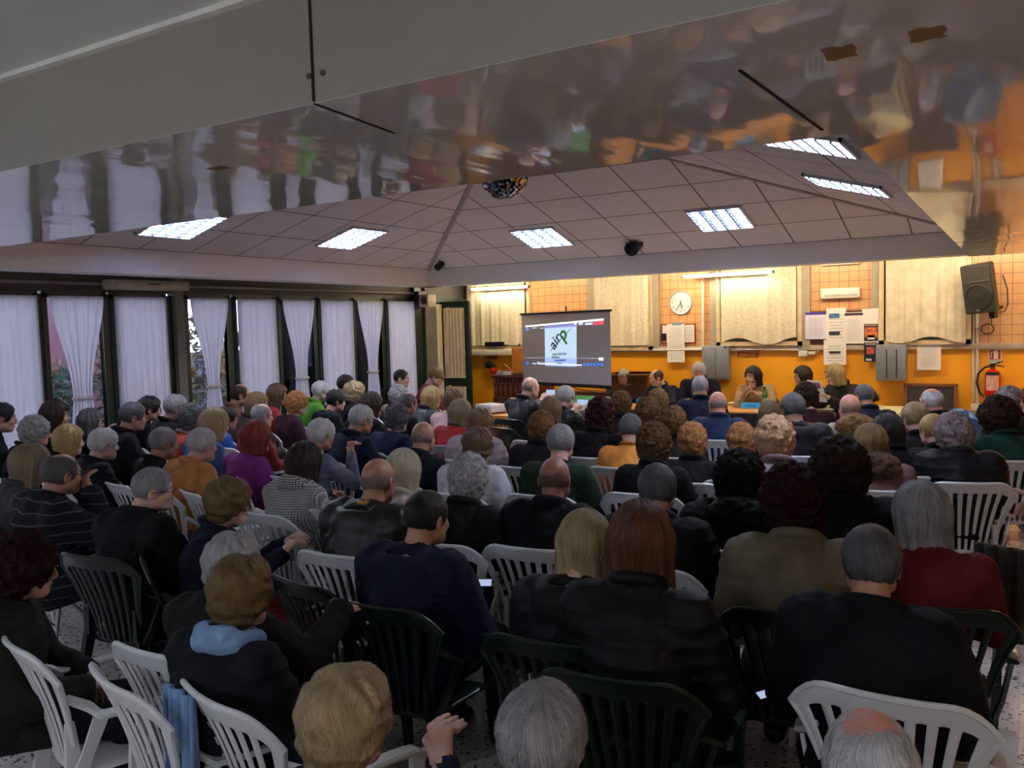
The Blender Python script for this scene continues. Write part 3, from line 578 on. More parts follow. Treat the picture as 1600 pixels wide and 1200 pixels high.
# fire extinguisher and sign
p = wq(1551, 598, .12); t = thing('fire_extinguisher', 'red fire extinguisher on the orange wall at far right', 'fire extinguisher', (p.x, YB-.12, wq(1551, 622, .12).z)); hb = wq(1551, 574, .12).z-wq(1551, 622, .12).z; Rr = .088
RED = mat('extinguisher_red', 'b81c12', .22, coat=.5, var=.03)
cy = MB().cyl((0, 0, .03), (0, 0, hb-.09), Rr, n=32).ball((0, 0, hb-.09), Rr, 32, (1, 1, .75)).cyl((0, 0, 0), (0, 0, .03), Rr*.85, Rr, 32).cyl((0, 0, hb-.06), (0, 0, hb), .03); cy.build('cylinder', RED, t, 40)
MB().cyl((0, 0, hb), (0, 0, hb+.05), .024).box((.03, 0, hb+.05), (.16, .025, .015), Euler((0, -.3, 0))).box((.05, 0, hb+.02), (.15, .025, .012), Euler((0, .15, 0))).build('valve', BLK, t)
MB().tube([(-.02, 0, hb+.02), (-.09, -.02, hb), (-.16, -.02, hb-.08), (-.175, -.02, hb-.2), (-.14, -.03, hb-.32), (-.09, -.05, hb-.37)], .013).build('hose', BLK, t)
lab = MB()
for k in range(12):
    a0 = -PI/2-.9+k*.15; a1 = a0+.15; lab.quad(*[(math.cos(a)*(Rr+.001), math.sin(a)*(Rr+.001), z) for a, z in ((a0, .10), (a1, .10), (a1, .33), (a0, .33))])
lab.build('label_sticker', mat('label_pink', 'd8a59a', .5, var=.35, scale=40), t); lab = MB()
for k in range(12):
    a0 = -PI/2-.9+k*.15; a1 = a0+.15; lab.quad(*[(math.cos(a)*(Rr+.002), math.sin(a)*(Rr+.002), z) for a, z in ((a0, .29), (a1, .29), (a1, .33), (a0, .33))])
lab.build('label_band', mat('navy', '1b2340', .5), t)
t = thing('extinguisher_sign', 'small square red and white fire extinguisher sign on the wall', 'sign', wq(1554, 556, .01)); kid(wrect(1544, 545.5, 1565, 568, .008, .006, 'plate', WP), t); kid(wrect(1546, 547, 1563, 561.5, .013, .004, 'red_field', mat('sign_red', 'c0281c', .5)), t)
sg = MB(); c_ = wq(1556, 554.5, .017); sg.box((c_.x, c_.y, c_.z-.01), (.05, .003, .08), bev=.0).cyl((c_.x, c_.y, c_.z+.03), (c_.x, c_.y-.003, c_.z+.03), .025, n=20).box((c_.x+.01, c_.y, c_.z+.06), (.03, .003, .012)).tube([(c_.x-.02, c_.y, c_.z+.05), (c_.x-.05, c_.y, c_.z+.03), (c_.x-.055, c_.y, c_.z-.04)], .006); kid(sg.build('pictogram', WP), t)
me = text_mesh('ESTINTORE', .022); o = link('sign_text', me, mat('ink', '33353a', .6)); c_ = wq(1554, 564.5, .013); o.location = c_; o.rotation_euler = (PI/2, 0, 0); kid(o, t)
# dvd player on the deep ledge
o = wrect(761, 534, 790, 541, .10, .16, 'disc_player', BLK2, bev=.008); tag(o, 'flat black player box standing on the ledge left of the screen', 'player')
p = wq(812, 538, .1); tag(MB().ball((p.x, p.y, p.z-.01), .03, 14, (1, 1, .7)).cyl((p.x-.0, p.y, p.z), (p.x, p.y, p.z+.03), .012, .004).build('bell', BLK2), 'small dark knob shaped object on the wooden box behind the screen', 'ornament')
# ---------------------------------------------------------------- furniture near the back wall
WOODR = mat('carved_red_wood', '54200f', .35, var=.3, scale=6, stretch=(1, 1, 8)); WOODY = mat('yellow_wood', 'b5701c', .4, var=.12, scale=3, stretch=(6, 1, 1)); WOODT = mat('table_wood', 'c98a4c', .35, var=.08, scale=3, stretch=(8, 1, 1)); WOODB = mat('brown_panel', '4a2c1a', .4, var=.15)
def front(px0, px1, pt, Y, pb=None):
    a = ony(px0, pt, Y); b = ony(px1, pt, Y); return a.x, b.x, ony((px0+px1)/2, pt, Y).z
YC = 11.55; x0, x1, zt = front(771, 842, 587, YC); cx_ = (x0+x1)/2; wd = x1-x0
t = thing('carved_cabinet', 'reddish brown carved wooden cabinet with panelled front left of the screen', 'cabinet', (cx_, YC+.25, 0)); MB().box((0, 0, zt/2), (wd, .5, zt)).build('body', WOODR, t)
MB().box((0, -.01, zt-.02), (wd+.06, .56, .04), bev=.008).build('top', WOODR, t)
cv = MB()
for k in range(12): cv.cyl((-wd/2+wd*(k+.5)/12, -.26, zt-.10), (-wd/2+wd*(k+.5)/12, -.26, zt-.05), wd/36, n=8)
for zz in (zt-.13, zt-.36, .12): cv.box((0, -.26, zz), (wd, .03, .03), bev=.006)
for k in range(9): cv.cyl((-wd/2+wd*k/8, -.26, .13), (-wd/2+wd*k/8, -.26, zt-.37), .014, n=10)
for k in range(9): cv.box((-wd/2+wd*(k+.5)/9, -.258, zt-.245), (wd/9*.7, .02, .19), bev=.012)
cv.build('carving', mat('carved_red_wood_light', '66301a', .35, var=.3), t)
for k in range(2): MB().box((wd*(k-.5)/2, -.255, (zt-.37)/2+.06), (wd*.44, .015, zt-.5), bev=.006).build('door', WOODR, t)
x0, x1, zz = front(800, 822, 543, 11.75); o = MB().box(((x0+x1)/2+.02, 11.85, (zz+zt)/2), (x1-x0, .3, zz-zt)).build('wooden_box', WOODY); tag(o, 'tall yellow wooden box standing on the carved cabinet', 'box'); MB().box(((x0+x1)/2+.02, 11.69, (zz+zt)/2), (x1-x0-.04, .02, zz-zt-.05)).build('front_panel', WOODY, o)
for k, (cc, w2) in enumerate((('d8d0c0', .30), ('6a3a24', .27), ('c8c0b0', .25), ('8a4a2a', .2))):
    q = ony(792, 584, 11.75); o = MB().box((q.x+.01*k, 11.75, zt+.012+.022*k), (w2, .22, .02), Euler((0, 0, .1*k))).build('book', mat('bookc'+cc, cc, .6)); tag(o, ['pale book lowest in the pile on the carved cabinet', 'brown book second from bottom of the pile on the carved cabinet', 'cream book third in the pile on the carved cabinet', 'topmost reddish brown book of the pile on the carved cabinet'][k], 'book', 'books on the carved cabinet')
    MB().box((q.x+.01*k, 11.638, zt+.012+.022*k), (w2*.95, .004, .014), Euler((0, 0, .1*k))).build('pages', PAPER, o)
q = ony(793, 577, 11.75); o = MB().tube([(q.x-.09, 11.75, zt+.10), (q.x-.05, 11.75, zt+.16), (q.x, 11.75, zt+.13), (q.x+.03, 11.75, zt+.10)], .014).build('brass_handle', mat('brass2', '9a6a2a', .3, .8)); tag(o, 'curved brass object lying on the books', 'ornament')
# brown panelled furniture behind the screen and behind the speakers
x0, x1, zt = front(838, 1010, 612, 11.95); o = thing('low_cabinet', 'long dark brown sideboard behind the screen and the speakers', 'cabinet', ((x0+x1)/2, 12.05, 0)); w_ = x1-x0; MB().box((0, 0, zt/2), (w_, .36, zt)).build('body', WOODB, o)
for k in range(5): MB().box((-w_/2+w_*(k+.5)/5, -.19, zt/2), (w_/5-.03, .02, zt-.1), bev=.005).build('door', mat('brown_door', '5a3a24', .4), o)
x0, x1, zt2 = front(952, 1016, 583, 11.9); o = thing('upright_piano', 'brown wooden piano top behind the two left speakers', 'piano', ((x0+x1)/2, 12.02, 0)); w_ = x1-x0; MB().box((0, 0, zt2/2), (w_, .5, zt2)).build('body', mat('piano_wood', '5c3818', .35, var=.2), o); MB().box((0, -.02, zt2-.015), (w_+.04, .56, .03), bev=.006).build('lid', mat('piano_lid', '7a5424', .3), o)
MB().box((w_/4, -.255, zt2-.2), (w_/2-.05, .01, .22)).build('music_panel', mat('music_panel', '432410', .4), o)
# projection screen -----------------------------------------------------------
A = ony(815, 492, 11.35); zt = A.z
lo, hi = 10.6, 11.9
for _ in range(40):
    md = (lo+hi)/2; B = ony(953, 486, md)
    if B.z < zt: lo = md
    else: hi = md
B = ony(953, 486, min(md, 11.6)); W_ = (Vector((B.x, B.y, 0))-Vector((A.x, A.y, 0))).length; ang = math.atan2(B.y-A.y, B.x-A.x)
zb = (ony(820, 601, A.y).z+ony(952, 597, B.y).z)/2; Hs = zt-zb
t = thing('projection_screen', 'tripod projection screen showing the association logo', 'projection screen', (A.x, A.y, 0), ang)
MB().box((W_/2, 0, (zt+zb)/2), (W_, .004, Hs)).build('fabric', mat('screen_fabric', 'a19a9a', .8, var=.02), t)
MB().box((W_/2, 0, zt+.01), (W_+.06, .03, .03), bev=.006).build('top_bar', BLK2, t)
MB().box((W_/2, 0, zb-.02), (W_, .04, .05), bev=.008).build('casing', BLK2, t)
MB().cyl((W_/2, .06, .3), (W_/2, .06, zt+.1), .014).build('pole', mat('pole_grey', '55565a', .4, .5), t)
for k in range(3): a = k*2.1+.5; MB().tube([(W_/2, .06, .5), (W_/2+.3*math.cos(a), .06+.3*math.sin(a), .02)], .011).build('leg', BLK2, t)
def SP(cx, cy, d=.004):
    """crop coordinates of the screen picture -> local point"""
    v = (cy-(110-60*(cx-50)/1255))/( (1090-45*(cx-95)/1225)-(110-60*(cx-50)/1255)); l_ = 50+45*v; r2 = 1305+15*v; u = (cx-l_)/(r2-l_); return Vector((u*W_, -d, zt-v*Hs))
def sp_poly(name, pts, col, s, d): return MB().quad(*[SP(x, y, d) for x, y in pts]).build(name, emis('proj_'+name+col, col, s*.24, '202020'), t, None)
def sp_rect(name, x0, y0, x1, y1, col, s, d, sk=-.06): return sp_poly(name, ((x0, y0), (x1, y0+sk*(x1-x0)), (x1, y1+sk*(x1-x0)), (x0, y1)), col, s, d)
sp_poly('page', ((412, 275), (868, 240), (872, 822), (425, 838)), 'bfd8ee', .85, .004); sp_poly('page_foot', ((421, 722), (870, 716), (872, 822), (425, 838)), 'a0b6ea', .9, .005)
sp_poly('title_bar', ((118, 268), (1226, 148), (1228, 176), (120, 290)), 'f4f6ff', 1.1, .005); sp_poly('page_head', ((412, 268), (862, 222), (864, 262), (413, 300)), '8f90d8', .8, .005)
sp_poly('red_button', ((1095, 192), (1228, 178), (1230, 228), (1097, 242)), 'e0506a', .9, .006); sp_poly('blue_dot', ((125, 300), (172, 296), (174, 340), (127, 344)), '5a90e0', .9, .006)
for x0 in (225, 345): sp_rect('tab', x0, 296, x0+70, 306, 'dfe4ff', .8, .006, -.09)
for x0, w2 in ((835, 40), (900, 55), (985, 100)): sp_rect('icon', x0, 215, x0+w2, 242, 'd8e0ff', .9, .007, -.1)
sp_poly('control_line', ((125, 735), (1165, 683), (1165, 690), (125, 742)), 'c8c8dc', .6, .006); sp_poly('play_line', ((340, 800), (945, 786), (945, 802), (340, 818)), 'eef2ff', 1.0, .007); sp_rect('corner_icon', 1165, 675, 1225, 715, 'eef2ff', 1.0, .007, -.03)
for k in range(6): x = 975+k*46; MB().cyl(SP(x, 783-k*3, .004), SP(x, 783-k*3, .008), .024, n=14).build('round_icon', emis('proj_round', '3f78d8', .22, '202020'), t)
MB().cyl(SP(158, 818, .004), SP(158, 818, .008), .03, n=14).build('round_icon', emis('proj_round', '3f78d8', .22, '202020'), t); sp_rect('tab', 235, 808, 290, 822, 'dfe4ff', .9, .006, 0); sp_rect('tab', 305, 785, 345, 822, 'a0c8ff', .9, .006, 0)
def sp_text(txt, x, y, size, rot, col, s=.0, bold=0.002):
    me = text_mesh(txt, size, .0004, bold); o = link('logo_text', me, emis('proj_text'+col, col, max(s, .35)*.24, '101010'), t, SP(x, y, .009)); o.rotation_euler = Euler((PI/2, 0, 0)); o.rotation_euler = (Matrix.Rotation(0, 3, 'X') @ Euler((PI/2, 0, 0)).to_matrix() @ Matrix.Rotation(rot, 3, 'Z')).to_euler()
    return o
sp_text('air', 575, 478, .24, math.radians(46), '5a3f60', .15, .004); sp_text('p', 678, 372, .30, math.radians(46), '3f9a4e', .35, .007)
sp_poly('logo_line', ((497, 618), (503, 622), (792, 305), (786, 300)), '33405a', .1, .010)
sp_text('associazione', 635, 652, .062, .03, '3c4a6a', .1, .001); sp_text('italiana', 580, 702, .062, .03, '3c4a6a', .1, .001); sp_text('associazioni', 645, 742, .052, .03, '2f6ad0', .5, .002); sp_text('riunione', 640, 786, .034, .03, '3a3f70', .2, .001)
# wooden table with projector, laptop table
YT = 9.9; x0, x1, zt = front(735, 808, 643, YT); zt = .72; a = onz(733, 647, .72); b = onz(815, 645, .72)
cxt = (a.x+b.x)/2-.0; t = thing('wooden_table', 'light wooden table carrying the white projector', 'table', (cxt, a.y+.3, 0)); wt = (b.x-a.x)+.1
MB().box((0, 0, .70), (wt, .7, .04), bev=.006).build('tabletop', WOODY, t); MB().box((0, -.31, .56), (wt-.06, .02, .24)).box((0, .31, .56), (wt-.06, .02, .24)).build('apron', WOODY, t)
for sx in (-1, 1):
    for sy in (-1, 1): MB().box((sx*(wt/2-.05), sy*.3, .34), (.06, .06, .68)).build('leg', WOODY, t)
q = Vector((cxt-.12, a.y+.28, .72)); t = thing('projector', 'white projector with front vents on the wooden table', 'projector', q, -.35)
MB().box((0, 0, .07), (.40, .30, .11), bev=.02).build('body', mat('projector_white', 'd5d6d8', .4), t); MB().cyl((.1, .15, .07), (.1, .19, .07), .04, n=24).build('lens', mat('lens', '30303a', .05, .5), t)
v = MB()
for k in range(9): v.box((-.12+k*.03, -.151, .06), (.014, .004, .03))
v.build('vent', BLK, t)
for sx in (-1, 1): MB().cyl((sx*.15, 0, 0), (sx*.15, 0, .02), .015).build('foot', BLK, t)
a = onz(745, 612, .74); t = thing('side_table', 'small dark table with the laptop by the green door', 'table', (a.x-.45, a.y+.15, 0)); MB().box((0, 0, .72), (1.15, .6, .03), bev=.005).build('tabletop', mat('dark_top', '3a3632', .4), t)
for sx in (-1, 1):
    for sy in (-1, 1): MB().cyl((sx*.5, sy*.25, 0), (sx*.5, sy*.25, .71), .018).build('leg', BLK2, t)
lc = Vector((a.x-.55, a.y+.2, .735)); t = thing('laptop', 'open black laptop in front of the person in the tan cap', 'laptop', lc, 2.6); MB().box((0, 0, .01), (.34, .24, .018), bev=.004).build('base', BLK2, t); MB().box((0, .13, .11), (.34, .012, .23), Euler((-.25, 0, 0)), .003).build('lid', BLK2, t); MB().box((0, .122, .11), (.31, .003, .19), Euler((-.25, 0, 0))).build('display', emis('laptop_display', '9aa8c8', .15, '101010'), t)
o = thing('table_clutter_bag', 'small black bag on the laptop table', 'bag', (a.x-.2, a.y+.2, .735)); MB().ball((0, 0, .06), .1, 16, (1.2, .8, .6)).build('body', BLK2, o); MB().tube([(-.08, 0, .09), (-.04, 0, .17), (.04, 0, .17), (.08, 0, .09)], .008).build('strap', BLK2, o)
p = Vector((a.x+.05, a.y+.0, 0)); o = MB().cyl((p.x, p.y, .735), (p.x, p.y, .76), .012).ball((p.x, p.y, .765), .012, 10).build('indicator_lamp', emis('lilac_glow', 'e0d0ff', 5)); tag(o, 'tiny glowing lamp on the laptop table edge', 'lamp')
# speakers' tables
def ptable(px0, px1, py, dep, name, label, m_, cloth=None, z=.76):
    a = onz(px0, py, z); b = onz(px1, py, z); X0, X1 = a.x, b.x; Y = (a.y+b.y)/2; cx_ = (X0+X1)/2; w_ = X1-X0
    t = thing(name, label, 'table', (cx_, Y+dep/2, 0)); MB().box((0, 0, z-.02), (w_, dep, .035), bev=.005).build('tabletop', m_, t)
    for sx in (-1, 1):
        for sy in (-1, 1): MB().cyl((sx*(w_/2-.08), sy*(dep/2-.08), 0), (sx*(w_/2-.08), sy*(dep/2-.08), z-.03), .02).build('leg', BLK2, t)
    return t, X0, X1, Y
tb, X0, X1, YT1 = ptable(925, 1240, 641, .75, 'conference_table', 'long light wood table in front of the speakers', WOODT)
bc = onz(1020, 641, .76); 
c1 = link('dark_cloth', cloth_sheet(.9, .6, 5, .015, seed=9), mat('black_cloth', '121216', .8), None, (X0+.42, YT1-.03, .745)); tag(c1, 'black cloth hanging on the front left of the speakers table', 'cloth')
c2 = link('dark_cloth', cloth_sheet(.9, .55, 5, .015, seed=11), mat('black_cloth', '121216', .8), None, (onz(1190, 648, .72).x, YT1-.03, .74)); tag(c2, 'black cloth on the table front below the blue name card', 'cloth')
WCL = mat('white_tablecloth', 'cfc6a6', .7, bump=.15, bscale=15)
def drape(x0, x1, y0, y1, z, drop, label):
    bm = bmesh.new(); G = []; n = 40; m = 24; W2 = (x1-x0)+2*drop; D2 = (y1-y0)+2*drop
    for jx in range(m+1):
        row = []
        for i in range(n+1):
            u = -drop+W2*i/n; v = -drop+D2*jx/m; ou = max(0, -u, u-(x1-x0)); ov = max(0, -v, v-(y1-y0)); dd = max(ou, ov)
            wob = .018*math.sin(u*14)*math.sin(v*9+1)*min(1, dd*5)
            X = min(max(u, -.02), x1-x0+.02)+(.03*math.sin(v*16)*min(1, ou*4) if ou else 0); Y = min(max(v, -.02), y1-y0+.02)+(.03*math.sin(u*16)*min(1, ov*4) if ov else 0)
            row.append(bm.verts.new((x0+X, y0+Y, z-dd+wob*.3+.004)))
        G.append(row)
    for A_, B_ in zip(G, G[1:]):
        for i in range(n): bm.faces.new((A_[i], A_[i+1], B_[i+1], B_[i]))
    me = bpy.data.meshes.new('cl'); bm.to_mesh(me); bm.free(); smooth(me); o = link('tablecloth', me, WCL); tag(o, label, 'tablecloth'); return o
a = onz(1242, 641, .76); b = onz(1372, 652, .76); t2, U0, U1, YT2 = ptable(1243, 1368, 641, .7, 'conference_table', 'table with pale cloth beside the light wood one, under the reading woman', WOODT)
drape(U0, U1, YT2, YT2+.7, .765, .35, 'pale cloth on the table of the woman reading a sheet')
a = onz(1352, 640, .78); b = onz(1412, 640, .78); t3 = thing('buffet_table', 'folding table under the cream cloth before the blackboard', 'table', ((a.x+b.x)/2, a.y+.2, 0)); MB().box((0, 0, .75), (b.x-a.x, .95, .03)).build('tabletop', WOODT, t3)
for sx in (-1, 1):
    for sy in (-1, 1): MB().cyl((sx*.25, sy*.4, 0), (sx*.25, sy*.4, .74), .018).build('leg', BLK2, t3)
drape(a.x, b.x, a.y-.28, a.y+.66, .77, .5, 'cream cloth draped to knee height over the table near the blackboard')
# blackboard leaning on the wall
X0b, X1b, zt = front(1411, 1496, 600, 12.1); t = thing('blackboard', 'dark board with brown wooden frame leaning against the orange wall', 'blackboard', ((X0b+X1b)/2, 12.12, 0)); wb = X1b-X0b; t.rotation_euler = (-.09, 0, 0)
MB().box((0, 0, zt/2+.1), (wb-.05, .02, zt-.25)).build('board', mat('slate', '35322c', .5, var=.1), t); f = MB()
for s in (-1, 1): f.box((s*(wb/2-.02), 0, zt/2+.1), (.045, .04, zt-.2), bev=.004)
f.box((0, 0, zt-.02), (wb, .04, .045), bev=.004).box((0, 0, .22), (wb, .04, .045), bev=.004).build('frame', mat('frame_brown', '7a4a1c', .4), t)
for s in (-1, 1): MB().box((s*(wb/2-.1), 0, .1), (.04, .04, .22)).build('foot', mat('frame_brown', '7a4a1c', .4), t)
# blue bag in a bin
q = onz(1514, 662, .68); t = thing('waste_bin', 'waste bin lined with a crumpled blue plastic bag', 'bin', (q.x, q.y+.35, 0)); MB().cyl((0, 0, 0), (0, 0, .6), .17, .22, 24).build('bucket', mat('grey_bucket', '6a6a6a', .5), t)
bm = bmesh.new(); rnd = random.Random(2); G = []
for k in range(9):
    z = .78-.42*k/8; row = []
    for i in range(40): a = 2*PI*i/40; r = .235+.05*math.sin(a*5+k*.5)*(1-k/9)+.02*rnd.uniform(-1, 1)-(.03 if k == 0 else 0); row.append(bm.verts.new((r*math.cos(a), r*math.sin(a), z+.03*math.sin(a*3+1)*(1-k/8))))
    G.append(row)
for A_, B_ in zip(G, G[1:]):
    for i in range(40): bm.faces.new((A_[i], A_[(i+1) % 40], B_[(i+1) % 40], B_[i]))
ctr = bm.verts.new((0, 0, .66))
for i in range(40): bm.faces.new((G[0][i], G[0][(i+1) % 40], ctr))
me = bpy.data.meshes.new('bag'); bm.to_mesh(me); bm.free(); link('plastic_bag', me, mat('blue_plastic', '2a5f9a', .3, var=.2), t)
# things on the tables
BLC = mat('blue_card', '2f9fd8', .5, var=.03)
def at(px, py, z=.78): return onz(px, py, z)
for (px, py, lab, rz) in ((1008, 629, 'blue name card half hidden behind the curly heads on the table', .1), (1049, 629, 'blue name card beside the uniformed man on the table', .1), (1173, 635, 'blue name card in front of the woman in beige', 0)):
    p = onz(px, py, .785); t = thing('name_card', lab, 'name card', (p.x, p.y, .762), rz, 'blue name cards'); MB().prism([(-.13, -.035, 0), (-.13, .035, 0), (-.13, 0, .075)], (.26, 0, 0)).build('card', BLC, t); MB().box((0, -.022, .036), (.14, .002, .012), Euler((-.44, 0, 0))).build('printed_line', mat('ink_blue', '2a6a9a', .6), t)
for (px, py, lab) in ((969, 610, 'white plastic cup by the left grey haired speaker'), (1016, 611, 'white plastic cup by the balding speaker'), (1064, 612, 'white plastic cup between balding and tall speaker'), (1128, 612, 'white plastic cup right of the tall speaker')):
    p = onz(px, py, .81); t = thing('plastic_cup', lab, 'cup', (p.x, max(YT1+.12, min(p.y, YT1+.62)), .758), 0, 'white cups on the speakers table'); MB().cyl((0, 0, 0), (0, 0, .10), .027, .038, 20).build('cup_body', WP, t)
p = onz(1195, 632, .80); t = thing('water_bottle', 'green glass water bottle before the woman in beige', 'bottle', (p.x, p.y, .762)); gm = mat('green_glass', '3f7a50', .08, var=.1, coat=.6)
MB().cyl((0, 0, 0), (0, 0, .17), .038, n=24).cyl((0, 0, .17), (0, 0, .23), .038, .015, 24).cyl((0, 0, .23), (0, 0, .28), .015, n=16).build('glass', gm, t, 50); MB().cyl((0, 0, .28), (0, 0, .295), .017, n=16).build('cap', WP, t); MB().cyl((0, 0, .06), (0, 0, .13), .0395, n=24, cap=False).build('paper_label', mat('label_green', 'a8c4a0', .5), t)
for (px, py, rz, lab, cc) in ((1155, 629, .2, 'white papers lying before the woman in beige', 'dcdce8'), (1285, 638, -.1, 'loose papers lying near the reading woman on the cloth', 'd8d4c8')):
    p = onz(px, py, .775); o = MB().box((p.x, p.y, .768), (.30, .21, .008), Euler((0, 0, rz))).build('paper_sheets', mat('sheets'+cc, cc, .6)); tag(o, lab, 'papers'); MB().box((p.x+.02, p.y, .7735), (.28, .2, .003), Euler((0, 0, rz+.1))).build('top_sheet', PAPER, o)
# microphones on the table
for (px, py, dx, lab) in ((985, 612, -.55, 'slim black microphone on a stand before the left speaker'), (1000, 600, .25, 'black boom microphone between the two left speakers')):
    p = onz(px, 620, .77); t = thing('table_microphone', lab, 'microphone', (p.x, max(YT1+.1, min(p.y, YT1+.5)), .758), 0, 'microphones on the speakers table')
    MB().cyl((0, 0, 0), (0, 0, .02), .06, n=24).build('base', BLK2, t); MB().tube([(0, 0, .02), (0, 0, .16), (dx*.5, 0, .21), (dx, .05, .26)], .007).build('boom', BLK2, t); MB().cyl((dx*.92, .05, .255), (dx*1.15, .06, .28), .014, .02).ball((dx*1.17, .06, .283), .024, 14).build('microphone_head', mat('mic_grille', '2a2a2c', .4, .4), t)
# dark feathery bag/coat pile beside the reading woman; yellow item
p = onz(1345, 612, .98); bm = bmesh.new(); rnd = random.Random(4)
o = thing('fur_coat', 'black shaggy fur coat piled beside the reading woman', 'coat', (p.x, p.y, .78)); MB().ball((0, 0, .1), .16, 20, (1.1, .8, .8)).build('lining', BLK, o)
for _ in range(1600):
    d3 = Vector((rnd.gauss(0, 1), rnd.gauss(0, 1), abs(rnd.gauss(0, 1)))).normalized(); b0 = Vector((d3.x*.17, d3.y*.13, .08+d3.z*.13)); tp_ = b0+(d3+Vector((rnd.uniform(-.8, .8), rnd.uniform(-.8, .8), rnd.uniform(-.3, .6))))*.05; sd = d3.orthogonal().normalized()*.006
    bm.faces.new([bm.verts.new(b0-sd), bm.verts.new(b0+sd), bm.verts.new(tp_)])
me = bpy.data.meshes.new('fur'); bm.to_mesh(me); bm.free(); link('fur', me, mat('black_fur', '1c1c18', .7, var=.4), o)
p = onz(1307, 645, .85); o = MB().ball((p.x, YT2+.08, .845), .075, 16, (1, .5, 1.1)).cyl((p.x-.02, YT2+.08, .90), (p.x-.07, YT2+.08, .95), .02, .01).build('yellow_bag', mat('yellow_plastic', 'd8a81c', .4, bump=.4, bscale=20)); tag(o, 'yellow plastic bag in front of the pale tablecloth', 'bag')
# ---------------------------------------------------------------- organic surfaces: implicit shapes meshed with surface nets
_rs = np.random.RandomState(3); _T = _rs.rand(32, 32, 32).astype(np.float32)
def vnoise(x, y, z):
    x, y, z = np.broadcast_arrays(x, y, z); xi = np.floor(x).astype(int); yi = np.floor(y).astype(int); zi = np.floor(z).astype(int)
    fx, fy, fz = x-xi, y-yi, z-zi; fx = fx*fx*(3-2*fx); fy = fy*fy*(3-2*fy); fz = fz*fz*(3-2*fz); xi &= 31; yi &= 31; zi &= 31; x1 = (xi+1) & 31; y1 = (yi+1) & 31; z1 = (zi+1) & 31
    def L(a, b, f): return a+(b-a)*f
    return L(L(L(_T[xi, yi, zi], _T[x1, yi, zi], fx), L(_T[xi, y1, zi], _T[x1, y1, zi], fx), fy), L(L(_T[xi, yi, z1], _T[x1, yi, z1], fx), L(_T[xi, y1, z1], _T[x1, y1, z1], fx), fy), fz)*2-1
def smin(a, b, k):
    h = np.maximum(k-np.abs(a-b), 0)/k; return np.minimum(a, b)-h*h*k*.25
def smax(a, b, k): return -smin(-a, -b, k)
def capsule(a, b, ra, rb):
    a = np.array(a, float); b = np.array(b, float); d = b-a; L2 = d.dot(d)+1e-9
    def f(x, y, z):
        t = np.clip(((x-a[0])*d[0]+(y-a[1])*d[1]+(z-a[2])*d[2])/L2, 0, 1)
        return np.sqrt((x-a[0]-t*d[0])**2+(y-a[1]-t*d[1])**2+(z-a[2]-t*d[2])**2)-(ra+(rb-ra)*t)
    m = max(ra, rb); return f, np.minimum(a, b)-m, np.maximum(a, b)+m
def ellip(c, r, R=None):
    c = np.array(c, float); r = np.array(r, float); Ri = None if R is None else np.array(R.to_matrix().transposed())
    def f(x, y, z):
        x, y, z = x-c[0], y-c[1], z-c[2]
        if Ri is not None: x, y, z = Ri[0, 0]*x+Ri[0, 1]*y+Ri[0, 2]*z, Ri[1, 0]*x+Ri[1, 1]*y+Ri[1, 2]*z, Ri[2, 0]*x+Ri[2, 1]*y+Ri[2, 2]*z
        k0 = np.sqrt((x/r[0])**2+(y/r[1])**2+(z/r[2])**2); k1 = np.sqrt((x/r[0]**2)**2+(y/r[1]**2)**2+(z/r[2]**2)**2)+1e-6
        return k0*(k0-1)/k1
    m = r.max() if Ri is not None else r; return f, c-m, c+m
